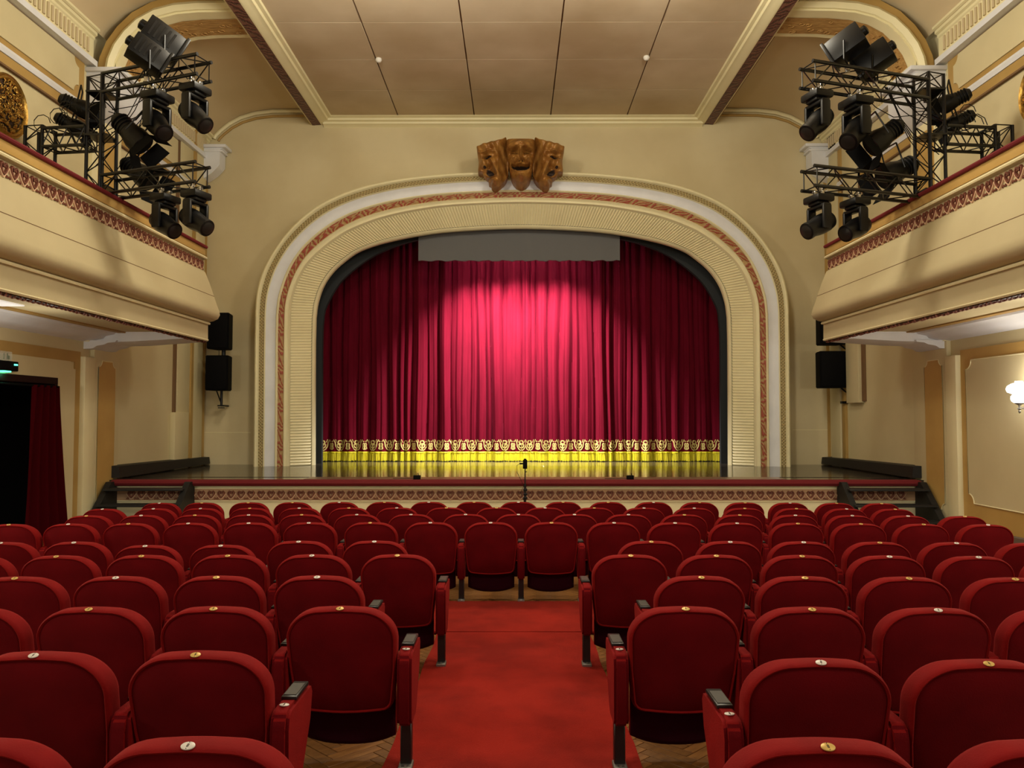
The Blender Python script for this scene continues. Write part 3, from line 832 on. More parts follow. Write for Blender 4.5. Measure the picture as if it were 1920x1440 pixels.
    wall = structure(mb.build(f'wall_{nm}', 'wallside'))
    def q(xl, y): # read on the left side picture; mirrored for the right
        return atX(xl, y, -XW)
    # upper wall bands (parallel to the hall axis)
    zB = lambda slope: E+slope*XW
    mb = MB(); 
    pass
    mb.span((S(XW-.05), YF, zB(.684)), (S(XW+.01), 16.9, zB(.703))); mb.build('ochre_band', 'tan', wall)
    mb = MB(); mb.loft([[(S(x), y, z) for x, z in ((XW, zB(.703)), (XW-.06, zB(.704)), (XW-.08, zB(.712)), (XW-.05, zB(.720)), (XW, zB(.722)))] for y in (YF, 16.9)], close=False); mb.build('white_moulding', 'white', wall)
    mb = MB(); mb.span((S(XW-.052), YF, zB(.680)), (S(XW+.01), 16.9, zB(.684))); mb.build('shadow_groove', 'groove', wall)
    # framed panels between, with hollowed corners: ochre ground and cream raised field
    for (y0, y1) in ((5.6, 12.12), (13.3, 16.75)):
        z0_, z1_ = zB(.722), zf0-.13
        mb = MB(); mb.span((S(XW-.012), y0, z0_), (S(XW+.01), y1, z1_)); mb.build('ochre_ground', 'tan', wall)
        mg = .09; rn = .13
        poly = []
        ya, yb, za, zb = y0+mg*2, y1-mg*2, z0_+mg, z1_-.02
        for (cy, cz, a0) in ((ya, za, 90), (yb, za, 180), (yb, zb, 270), (ya, zb, 0)):
            arc = [(cy+rn*math.cos(math.radians(a0-k*15)), cz+rn*math.sin(math.radians(a0-k*15))) for k in range(7)]
            poly += arc
        mb = MB(); mb.prism([Vector((S(XW-.012), a_, b_)) for a_, b_ in poly], (S(-.02), 0, 0)); mb.build('raised_field', 'wallside', wall)
    # pilaster under the rib, upper level
    mb = MB(); mb.span((S(XW-.10), 12.25, E+1.2), (S(XW+.01), 13.15, E+4.95), bevel=.006); mb.build('upper_pilaster', 'cream', wall)
    mb = MB(); mb.span((S(XW-.112), 12.42, E+1.4), (S(XW-.09), 12.98, E+4.75)); mb.build('pilaster_field', 'ochre', wall)
    # lower pilaster with notched ochre field
    fy0, fy1, st0, st1, oc0 = (12.62, 13.15, 12.19, 12.50, 12.04) if sx < 0 else (12.37, 12.90, 11.96, 12.25, 11.80)
    mb = MB(); mb.span((S(XW-.07), st1, -.1), (S(XW+.01), 13.3, E+1.25), bevel=.006); mb.build('lower_pilaster', 'wallside', wall)
    za, zb = atX(190, 948, -XW).z, atX(190, 678, -XW).z
    ya, yb = fy0, fy1; rn = .10
    poly = []
    for (cy, cz, a0) in ((ya, za, 90), (yb, za, 180), (yb, zb, 270), (ya, zb, 0)):
        poly += [(cy+rn*math.cos(math.radians(a0-k*15)), cz+rn*math.sin(math.radians(a0-k*15))) for k in range(7)]
    mb = MB(); mb.prism([Vector((S(XW-.07), a_, b_)) for a_, b_ in poly], (S(-.015), 0, 0)); mb.build('notched_field', 'ochre', wall)
    mb = MB(); mb.path([(S(XW-.08), a_, b_) for a_, b_ in poly], .009, 5, closed=True); mb.build('field_bead', 'cream', wall)
    # light edge strip and ochre frame of the wall panel, cream field
    mb = MB(); mb.span((S(XW-.10), st0, -.1), (S(XW+.01), st1, atX(145, 668, -XW).z), bevel=.005); mb.build('edge_strip', 'cream', wall)
    zt = atX(0, 642, -XW); ztop_ = atX(130, 657, -XW).z
    yA = 8.6 if sx < 0 else 4.0
    if sx < 0:
        mb = MB(); mb.span((S(XW-.02), 4, ztop_-.17), (S(XW+.01), oc0, ztop_)); mb.span((S(XW-.02), oc0, 0), (S(XW+.01), st0, ztop_)); mb.build('ochre_frame', 'tan', wall)
        zt2 = ztop_-.17
        poly = [(yd1+.0, zt2), (oc0-.13, zt2)]+[(oc0-.12*math.cos(math.radians(k*15)), zt2-.12*math.sin(math.radians(k*15))) for k in range(1, 6)]+[(oc0, zt2-.12)]+[(oc0, .02), (yd1, .02)]
        mb = MB(); mb.prism([Vector((S(XW-.0), a_, b_)) for a_, b_ in poly], (S(-.03), 0, 0)); mb.span((S(XW-.03), 4, zd+.001), (S(XW), yd1, zt2)); mb.build('cream_field', 'wallside', wall)
    else:
        mb = MB(); mb.span((S(XW-.02), 4, 0), (S(XW+.01), st0, ztop_)); mb.build('ochre_frame', 'ochre', wall)
        ya, yb, za, zb = 4.2, oc0, .52, ztop_-.17; rn = .14; poly = []
        for (cy, cz, a0) in ((ya, za, 90), (yb, za, 180), (yb, zb, 270), (ya, zb, 0)):
            poly += [(cy+rn*math.cos(math.radians(a0-k*15)), cz+rn*math.sin(math.radians(a0-k*15))) for k in range(7)]
        mb = MB(); mb.prism([Vector((S(XW-.02), a_, b_)) for a_, b_ in poly], (S(-.015), 0, 0)); mb.build('cream_field', 'white' if 0 else 'wallside', wall)
        mb = MB(); mb.path([(S(XW-.035), a_, b_) for a_, b_ in poly], .010, 5, closed=True); mb.build('field_bead', 'cream', wall)
    # baseboard
    y0b = yd1 if sx < 0 else 3.0
    mb = MB(); mb.loft([[(S(XW-.03), y0b, fz(y0b)-.02), (S(XW-.03), 12, -.02), (S(XW-.03), 12, .14), (S(XW-.03), y0b, fz(y0b)+.14)], [(S(XW-.055), y0b, fz(y0b)-.02), (S(XW-.055), 12, -.02), (S(XW-.055), 12, .12), (S(XW-.055), y0b, fz(y0b)+.12)]], cap0=True, cap1=True)
    structure(mb.build(f'baseboard_{nm}', 'baseboard'))
    # vertical boxing and pilaster strips on the stage part of the side wall
    if sx < 0:
        e1 = [(325, 348, 'wallside', .07), (351, 370, 'wallside', .10)]
        for a_, b_, m_, d in e1:
            ya_, yb_ = atX(a_, 800, -XW).y, min(atX(b_, 800, -XW).y, YW)
            mb = MB(); mb.span((-XW, ya_, ZST), (-XW+d, yb_, E+6.2), bevel=.006); mb.build('wall_strip', m_, wall)
        for (a_, b_, y_, m_) in ((322, 327, 773, 'groove'), (347, 351, 858, 'tan')):
            q0_, q1_ = atX(a_, y_, -XW), atX(b_, y_, -XW); zb0_ = q0_.z if y_ == 773 else ZST
            mb = MB(); mb.span((-XW, q0_.y, zb0_), (-XW+(.045 if y_ == 773 else .104), q1_.y, E+6.2)); mb.build('strip_edge', m_, wall)
        p = atX(322, 773, -XW); p2 = atX(344, 773, -XW)
        mb = MB(); mb.span((-XW, p.y-.08, ZST), (-XW+.11, p2.y, p.z), bevel=.008); mb.build('boxing', 'wallside', wall)
        ya_ = atX(371, 800, -XW).y
        mb = MB(); mb.span((-XW, ya_, ZST), (-XW+.05, YW, E+6.0)); mb.span((-XW, ya_, ZST), (-XW+.09, ya_+.12, E+6.0)); mb.build('corner_strip', 'tan', wall)
    else:
        ya_ = atX(1588, 800, XW).y
        for (a_, b_, m_, d) in ((1590, 1584, 'tan', .055), (1583, 1566, 'wallside', .08)):
            y0_, y1_ = sorted((atX(a_, 800, XW).y, min(atX(b_, 800, XW).y, YW)))
            mb = MB(); mb.span((XW-d, y0_, ZST), (XW, y1_, E+6.2), bevel=.004); mb.build('wall_strip', m_, wall)
        p = atX(1621, 755, XW); p2 = atX(1598, 755, XW)
        mb = MB(); mb.span((XW-.12, p.y, p.z), (XW, p2.y, E+6), bevel=.008); mb.build('boxing', 'wallside', wall)
        mb = MB(); mb.span((XW-.05, p.y-.10, p.z+.03), (XW, p.y, E+6)); mb.build('boxing_side', 'groove', wall)
    # tan corner strip on the stage wall end
    mb = MB(); x0_ = atY(375 if sx < 0 else 1557, 800, YW-.01).x
    mb.span((S(XW), YW-.02, ZST), (S(XW-.06), YW, E+6.0)); mb.build('end_strip', 'tan', wall_stage)

# ------------------------------------------------------------------ balconies
balc_prof = [(385, 463.5), (384.5, 479), (386, 481), (386, 486.5), (381, 488), (381, 508), (384.5, 510), (393, 531), (401.5, 556), (402.0, 558), (406, 570), (411, 583), (412.5, 591), (409, 598), (400, 602.5), (391.5, 604), (391, 607), (390, 610), (390, 640)]
bp = [atY(x, y, YS) for x, y in balc_prof]
for sx, nm in ((-1, 'left'), (1, 'right')):
    S = lambda x: sx*abs(x)
    t = thing('balcony', f'cream {nm} balcony with rounded front, ochre cap and carved heart band', 'balcony', (S(5.9), YS, E+1.1), 0, 'side balconies')
    P_ = [(abs(p.x)+(-.0), p.z) for p in bp]
    zcap = P_[0][1]; zbot = P_[-1][1]; xi = P_[0][0]
    # main shell
    Y0b = YF
    shell = P_[2:]
    mb = MB(); prof = [(xi+.20, zcap-.02), (xi+.02, zcap-.14)]+shell+[(P_[-1][0]+.13, zbot), (P_[-1][0]+.14, zbot+.12), (XW, zbot+.12)]
    mb.loft([[(S(x), y, z) for x, z in prof] for y in (Y0b, YS)], close=False)
    # end cap
    mb.sm = False; mb.face([mb.v((S(x), YS, z)) for x, z in prof+[(XW, zcap-.9), (xi+.20, zcap-.9)]])
    mb.face([mb.v(q_) for q_ in ((S(xi+.2), Y0b, zcap-.02), (S(xi+.2), YS, zcap-.02), (S(xi+.2), YS, zcap-.9), (S(xi+.2), Y0b, zcap-.9))])
    mb.face([mb.v(q_) for q_ in ((S(xi+.2), Y0b, zcap-.9), (S(xi+.2), YS, zcap-.9), (S(XW), YS, zcap-.9), (S(XW), Y0b, zcap-.9))])
    mb.build('front_shell', 'balcony', t, smooth_angle=42)
    mb = MB(); mb.span((S(xi+.0), Y0b, P_[1][1]), (S(xi+.2), YS, zcap-.015), bevel=.006); o = mb.build('cap_face', 'ochre', t); o['label'] = 'ochre painted cap face'
    mb = MB(); mb.path([(S(xi-.015), Y0b, zcap), (S(xi-.015), YS+.01, zcap)], .028, 8); mb.span((S(xi-.02), Y0b, zcap-.01), (S(xi+.24), YS+.01, zcap+.02), bevel=.01); o = mb.build('velvet_cap', 'redlip', t); o['label'] = 'dark red velvet strip'
    mb = MB(); mb.path([(S(P_[3][0]-.01), Y0b, P_[3][1]+.02), (S(P_[3][0]-.01), YS, P_[3][1]+.02)], .02, 6); mb.path([(S(P_[-3][0]-.015), Y0b, P_[-3][1]), (S(P_[-3][0]-.015), YS, P_[-3][1])], .02, 6)
    mb.path([(S(P_[-1][0]), Y0b, zbot+.02), (S(P_[-1][0]), YS, zbot+.02)], .012, 6); mb.build('front_moulding', 'cream', t)
    gx = P_[8][0]-.003; mb = MB(); mb.span((S(gx), Y0b, P_[8][1]-.004), (S(gx+.01), YS, P_[8][1]+.004)); mb.build('front_groove', 'groove', t)
    # heart band (leans with the face)
    xb = P_[4][0]; z1_, z0_ = P_[4][1], P_[5][1]
    zc_ = (z0_+z1_)/2; rot = Matrix.Rotation(PI/2 if sx < 0 else -PI/2, 4, 'Z')
    heart_row(t, (z1_-z0_)*.98, 44, lambda i: Matrix.Translation((S(xb)+(-sx)*.002, YS-.1-i*HP, zc_)) @ rot)
    # underside: leaf edge, soffit
    mb = MB(); mb.sm = False
    a_ = (xi-.0, zbot)
    strip(mb, [(S(P_[-1][0]+.02), y, zbot-.012) for y in (Y0b, 8, YS)], [(S(P_[-1][0]+.11), y, zbot-.012) for y in (Y0b, 8, YS)])
    mb.build('leaf_edge', 'darkred_leaf', t)
    mb = MB(); rr = random.Random(9); y = 6.4
    while y < YS-.05:
        xx = P_[-1][0]+.04+rr.uniform(-.01, .02)
        mb.path([(S(xx-.015), y, zbot-.008), (S(xx), y+.03, zbot-.022), (S(xx+.03), y+.035, zbot-.024), (S(xx+.05), y, zbot-.012)], .010, 5)
        y += .085
    o = mb.build('carved_leaves', 'rosebrown', t); o['kind'] = 'stuff'
    mb = MB(); mb.sm = False; zs_ = zbot+.09; mb.span((S(P_[-1][0]+.1), Y0b, zs_), (S(XW), YS-.02, zs_+.06)); mb.build('soffit', 'wallside', t)
    mb = MB(); mb.span((S(6.30), Y0b, zs_-.02), (S(6.42), 12.4, zs_)); mb.build('soffit_fillet', 'tan', t)
    mb = MB(); mb.loft([[(S(x), y, z) for x, z in ((6.45, zs_), (6.48, zs_-.04), (6.62, zs_-.07), (6.66, zs_-.11), (6.82, zs_-.14), (XW, zs_-.16))] for y in (Y0b, 12.6)], close=False); mb.build('wall_cornice', 'white', t)
    # white end beam with bracket
    mb = MB(); x_in = P_[-1][0]+.05
    R = []
    for x, dz in ((x_in+.05, .02), (x_in+.5, .05), (6.2, .08), (XW, .10)):
        R.append([(S(x), 12.35, zs_), (S(x), 12.35, zbot-dz*.8), (S(x), 12.45, zbot-dz), (S(x), 12.98, zbot-dz), (S(x), 13.0, zs_)])
    mb.loft(R, cap0=True, cap1=True); mb.build('end_beam', 'white', t, smooth_angle=25)
    mb = MB(); pr = [(XW, zbot-.05), (6.42, zbot-.05), (6.44, zbot-.08), (6.56, zbot-.09), (6.62, zbot-.12), (6.74, zbot-.14), (6.80, zbot-.18), (XW, zbot-.19)]
    mb.prism([Vector((S(x), 12.3, z)) for x, z in pr], (0, .72, 0)); mb.build('beam_bracket', 'white', t)
# recessed light panel seen at the far left under the balcony
p0 = atZ(0, 571, bp[-1].z+.08); p1 = atZ(34, 571, bp[-1].z+.08)
mb = MB(); mb.sm = False; mb.span((p1.x-.45, p1.y-.7, bp[-1].z+.075), (p1.x, p1.y+.12, bp[-1].z+.09)); lp_ = mb.build('recessed_light', 'panelglow'); tag(lp_, 'white light panel set in the soffit under the left balcony', 'light')

# ------------------------------------------------------------------ doorway left
mb = MB(); mb.sm = False
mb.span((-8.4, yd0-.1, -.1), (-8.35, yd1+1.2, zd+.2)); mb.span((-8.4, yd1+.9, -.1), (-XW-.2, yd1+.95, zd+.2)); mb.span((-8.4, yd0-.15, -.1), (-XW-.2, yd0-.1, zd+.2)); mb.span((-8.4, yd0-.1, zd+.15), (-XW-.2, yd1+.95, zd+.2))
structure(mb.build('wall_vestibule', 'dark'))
mb = MB(); mb.sm = False
mb.span((-XW-.2, yd0, zd-.10), (-XW+.045, yd1, zd), bevel=.004, seg=1); mb.span((-XW-.2, yd1-.07, 0), (-XW+.045, yd1, zd-.1), bevel=.004, seg=1); mb.span((-XW-.2, yd0, 0), (-XW+.045, yd0+.07, zd-.1), bevel=.004, seg=1)
structure(mb.build('door_1', 'doorwood'))
mb = MB(); ring = []
t = thing('doorway_curtain', 'dark red drape gathered to the right side of the left doorway', 'curtain', (-XW-.1, yd1-.5, 0))
for k in range(9):
    z = .03+(zd-.16)*(k/8); wdt = .62+.42*(1-k/8)**1.2; row = []
    for i in range(91):
        s_ = i/90; y = yd1-.07+.30*(1-k/8)**1.5-wdt*(1-s_)
        row.append((-XW+.10+.035*math.sin(s_*26+.6*math.sin(k*.5)), y, z))
    ring.append(row)
mb.loft(ring, close=False); mb.build('drape', 'doorcurtain', t, smooth_angle=75)
mb = MB(); mb.tube((-XW+.09, yd0+.07, zd-.14), (-XW+.09, yd1-.05, zd-.14), .015, 8); mb.build('rail', 'blackmatt', t)
# emergency light over the door
a = atX(-14, 674, -XW+.08); b = atX(29.5, 696, -XW+.08)
zt_, zb_ = atX(15, 677, -XW+.08).z, atX(15, 695.5, -XW+.08).z
t = thing('exit_light', 'black emergency light with green glow above the left doorway', 'light', (-XW, b.y, zb_))
mb = MB(); mb.span((-XW+.03, a.y, zb_), (-XW+.12, b.y, zt_), bevel=.01); mb.build('housing', 'blackmatt', t)
mb = MB(); mb.span((-XW+.121, b.y-.10, zt_-.055), (-XW+.126, b.y-.03, zt_-.035)); mb.build('indicator', 'green', t)
mb = MB(); mb.span((-XW+.05, b.y-.30, zb_-.018), (-XW+.11, b.y-.14, zb_+.0)); mb.build('lens_strip', 'green', t)
mb = MB(); mb.span((-XW+.07, a.y, zt_), (-XW+.076, b.y-.08, zt_+.13)); mb.build('sign_plate', 'acrylic', t)
mb = MB()
for k, (dy, dz, hy, hz) in enumerate(((.13, .05, .05, .05), (.17, .09, .02, .03), (.24, .06, .015, .08), (.33, .05, .06, .03), (.36, .085, .03, .03), (.43, .06, .02, .06))):
    mb.span((-XW+.077, b.y-dy-hy, zt_+dz-hz/2), (-XW+.079, b.y-dy, zt_+dz+hz/2))
mb.build('pictogram', 'oldpaint', t)
lamp('POINT', 'exit_glow', (-XW+.09, b.y-.22, zb_-.05), .25, (.1, 1, .5), shadow_soft_size=.03)

# ------------------------------------------------------------------ medallions
for sx, nm in ((-1, 'left'), (1, 'right')):
    c = atX(12, 199, -XW) if sx < 0 else atX(1919, 190, XW)
    if sx > 0: c = Vector((XW, 10.0, atX(1915, 192, XW).z))
    t = thing('medallion', f'oval gold openwork medallion on the upper {nm} wall', 'medallion', (c.x, c.y, c.z-.45), 0, 'gold wall medallions')
    R = Matrix.Rotation(PI/2*(-sx), 3, 'Y'); ry, rz = .40, .44
    def el(r, d, n_=44): return [(c.x-sx*d, c.y+ry*r*math.cos(2*PI*i/n_), c.z+rz*r*math.sin(2*PI*i/n_)) for i in range(n_)]
    mb = MB(); mb.loft([el(1.0, 0), el(1.0, .03), el(.96, .055), el(.92, .04), el(.90, .05), el(.86, .06), el(.82, .045), el(.80, .02)]); mb.build('rim', 'gold', t)
    mb = MB(); mb.loft([el(.81, .012), el(.4, .012), el(.02, .012)], cap1=True); mb.build('ground', 'golddark', t)
    mb = MB(); rr = random.Random(21)
    for k in range(150):
        a_ = rr.uniform(0, 2*PI); rad = math.sqrt(rr.uniform(0, 1))*.80; cy, cz = c.y+ry*rad*math.cos(a_), c.z+rz*rad*math.sin(a_)
        r0 = rr.uniform(.025, .055); ph = rr.uniform(0, 6); dr = rr.choice((-1, 1))
        mb.path([(c.x-sx*(.03+.02*(m_/9)), cy+r0*(1-m_/12)*math.cos(ph+dr*m_*.62), cz+r0*(1-m_/12)*math.sin(ph+dr*m_*.62)) for m_ in range(9)], .008, 5)
        if k % 2: mb.lathe([(0, .016), (.011, .011), (.015, 0)], (c.x-sx*.045, cy, cz), R=R, n=7)
    o = mb.build('scrollwork', 'gold', t); o['kind'] = 'stuff'

# ------------------------------------------------------------------ wall sconce right
p = atX(1910, 757, XW-.30)
t = thing('wall_sconce', 'white glass two-arm wall sconce lit on the right wall panel', 'lamp', (XW, p.y, p.z))
mb = MB(); mb.lathe([(.07, 0), (.075, .015), (.04, .03), (.02, .05)], (XW-.035, p.y-.14, p.z-.02), R=Matrix.Rotation(-PI/2, 3, 'Y'), n=20); mb.build('wall_plate', 'steel', t)
for k, yy in enumerate((p.y+.03, p.y-.32)):
    xx = XW-.27
    mb = MB(); mb.path([(XW-.06, p.y-.14, p.z-.02), (XW-.13, (p.y-.14+yy)/2, p.z-.07), (xx+.04, yy, p.z-.06), (xx, yy, p.z-.03)], .010, 6); mb.lathe([(.0, -.13), (.012, -.12), (.018, -.10), (.009, -.085), (.03, -.065), (.012, -.05), (.016, -.02), (.05, .0), (.06, .012)], (xx, yy, p.z), n=12); arm = mb.build('arm', 'steel', t)
    mb = MB(); mb.lathe([(.055, .01), (.085, .03), (.10, .065), (.095, .10), (.07, .125), (.085, .135), (.135, .155), (.150, .195), (.135, .235), (.09, .265), (.05, .275), (.045, .30)], (xx, yy, p.z), n=24); mb.build('glass_shade', 'glow', t)
    lamp('POINT', 'sconce_glow', (xx-.05, yy, p.z+.42), 3.5, (1, .92, .80), shadow_soft_size=.12)

# ------------------------------------------------------------------ loudspeakers
def speaker(x0, x1, y0, y1, Y, label, angle=0):
    a = atY(x0, y0, Y); b = atY(x1, y1, Y); cx = (a.x+b.x)/2; wd = abs(b.x-a.x); h = a.z-b.z
    t = thing('loudspeaker', label, 'speaker', (cx, Y+.2, b.z), 0, 'wall loudspeakers')
    dp = .42
    poly = [(cx-wd/2, Y, b.z), (cx+wd/2, Y, b.z), (cx+wd/2-.07, Y+dp, b.z), (cx-wd/2+.07, Y+dp, b.z)]
    mb = MB(); mb.prism([Vector(q_) for q_ in poly], (0, 0, h)); es = [e for e in mb.bm.edges]
    bmesh.ops.bevel(mb.bm, geom=es+list(mb.bm.verts), offset=.015, segments=2, affect='EDGES'); mb.build('cabinet', 'blackmatt', t)
    mb = MB(); mb.span((cx-wd/2+.03, Y-.012, b.z+.03), (cx+wd/2-.03, Y+.004, b.z+h-.03), bevel=.006); mb.build('grille', 'blackmatt', t)
    return cx, b.z, h
YP = 16.3
cx1, zb1_, h1 = speaker(388, 428.5, 586, 654, YP, 'upper black loudspeaker of the pair left of the arch')
cx2, zb2_, h2 = speaker(385, 427, 666, 732, YP, 'lower black loudspeaker of the pair left of the arch')
t = thing('speaker_bracket', 'black steel bracket under the left loudspeaker pair', 'bracket', (cx2+.1, YP+.3, zb2_-.4), 0, 'speaker brackets')
mb = MB()
zE = atY(415, 762, YP+.3).z; xE = atY(415, 762, YP+.3).x
mb.tube((xE, YP+.3, zE), (xE, YP+.3, zb2_+.02), .028, 8); mb.tube((xE-.09, YP+.25, zb2_), (xE, YP+.3, zb2_-.28), .015, 6); mb.span((xE-.07, YP+.26, zE), (xE+.07, YP+.5, zE+.03)); mb.span((xE-.06, YP+.26, zE-.04), (xE+.06, YP+.34, zE-.02))
mb.tube((cx1+.02, YP+.3, zb1_-.14), (cx1+.02, YP+.3, zb1_+.02), .045, 8); mb.tube((xE, YP+.3, zE+.015), (xE, YW, zE+.015), .02, 8)
mb.tube((cx1-.08, YP+.3, zb1_-.14), (cx1-.08, YP+.3, zb1_+.02), .008, 5); mb.build('post', 'black', t)
cx3, zb3_, h3 = speaker(1537.5, 1590, 594, 645, 15.9, 'upper black loudspeaker of the pair right of the arch')
cx4, zb4_, h4 = speaker(1537, 1589, 658, 727, 15.9, 'lower black loudspeaker of the pair right of the arch')
t = thing('speaker_bracket', 'black steel wall post holding the right loudspeaker pair', 'bracket', (6.6, 16.1, zb4_), 0, 'speaker brackets')
xP = atY(1594.5, 700, 16.1).x; zt3, zb_3 = atY(1594, 628, 16.1).z, atY(1594, 755, 16.1).z
mb = MB(); mb.tube((xP, 16.1, zb_3), (xP, 16.1, zt3+.5), .032, 8)
mb.tube((xP, 16.1, zb4_-.17), (xP-.2, 16.1, zb4_+.0), .018, 6); mb.tube((xP, 16.1, zb3_-.17), (xP-.2, 16.1, zb3_), .018, 6)
mb.tube((xP, 16.1, (zb4_+zb3_)/2+.25), (xP-.25, 16.1, (zb4_+zb3_)/2+.25), .03, 8); mb.span((xP-.02, 16.05, zb_3-.02), (XW-.13, 16.15, zb_3+.03)); mb.build('post', 'black', t)

# ------------------------------------------------------------------ microphone stand and small boxes on the stage edge
p = atY(984.5, 862, 12.45); 
t = thing('tripod_stand', 'thin black stand with a small recorder before the stage centre', 'stand', (p.x, 12.45, 0))
mb = MB(); mb.tube((p.x, 12.45, .25), (p.x, 12.45, p.z-.09), .012, 8, r2=.009); mb.tube((p.x, 12.45, .05), (p.x, 12.45, .75), .019, 8); mb.build('pole', 'black', t)
for k in range(3):
    a_ = k*2*PI/3+.4; mb = MB(); mb.tube((p.x, 12.45, .45), (p.x+.3*math.cos(a_), 12.45+.3*math.sin(a_), .01), .010, 6); mb.build('leg', 'black', t)
mb = MB(); mb.span((p.x-.035, 12.41, p.z-.145), (p.x+.035, 12.47, p.z), bevel=.008); mb.span((p.x-.02, 12.42, p.z), (p.x+.02, 12.46, p.z+.018), bevel=.004); mb.span((p.x-.09, 12.43, p.z-.075), (p.x-.035, 12.45, p.z-.05), bevel=.004); mb.build('recorder', 'blackmatt', t)
mb = MB()
for dz in (.40, .46, .53): mb.span((p.x-.028, 12.42, dz+.10), (p.x+.034, 12.48, dz+.14), bevel=.006)
mb.tube((p.x, 12.45, p.z-.2), (p.x+.028, 12.44, p.z-.19), .008, 6); mb.build('clamp_knob', 'black', t)
mb = MB(); mb.path([(p.x-.09, 12.44, p.z-.065), (p.x-.13, 12.44, p.z-.09), (p.x-.13, 12.44, p.z-.2), (p.x-.07, 12.44, p.z-.32), (p.x-.02, 12.44, p.z-.42), (p.x-.07, 12.44, p.z-.52), (p.x-.02, 12.44, p.z-.66), (p.x-.01, 12.44, .3)], .004, 4); mb.build('cable', 'black', t)
for px_, nm in ((781.5, 'left'), (1182, 'right')):
    q_ = atY(px_, 896, YS+.02); mb = MB()
    mb.span((q_.x-.058, YS+.0, ZST+.006), (q_.x+.058, YS+.10, ZST+.075), bevel=.008); mb.tube((q_.x+.02, YS+.05, ZST+.07), (q_.x+.02, YS+.03, ZST+.11), .006, 6)
    mb.path([(q_.x-.05, YS+.1, ZST+.02), (q_.x-.2, YS+.16, ZST+.015), (q_.x-.42, YS+.13, ZST+.015)], .004, 4)
    tag(mb.build('floor_microphone', 'blackmatt'), f'small black microphone box on the {nm} part of the stage edge', 'microphone', 'stage edge microphones')

# ------------------------------------------------------------------ lighting rigs on the balconies
def truss_mesh(mb, p0, p1, side, up, w_=.25, r=.0235, rl=.0085, step=.25, ext=0):
    p0, p1, side, up = Vector(p0), Vector(p1), Vector(side).normalized()*w_/2, Vector(up).normalized()*w_/2
    d = (p1-p0); L = d.length; u = d/L
    cs = [p0+a*side+b*up for a, b in ((-1, -1), (1, -1), (1, 1), (-1, 1))]
    for c in cs: mb.tube(c-u*ext, c+d+u*ext, r, 8)
    n = max(1, round(L/step))
    for k in range(4):
        a, b = cs[k], cs[(k+1) % 4]
        mb.tube(a, b, rl, 5); mb.tube(a+d, b+d, rl, 5)
        for i in range(n):
            s0, s1 = d*(i/n), d*((i+1)/n)
            (mb.tube(a+s0, b+s1, rl, 5) if (i+k) % 2 == 0 else mb.tube(b+s0, a+s1, rl, 5))
def D(x, y, Zc): return atD(x, y, Zc*1.065)
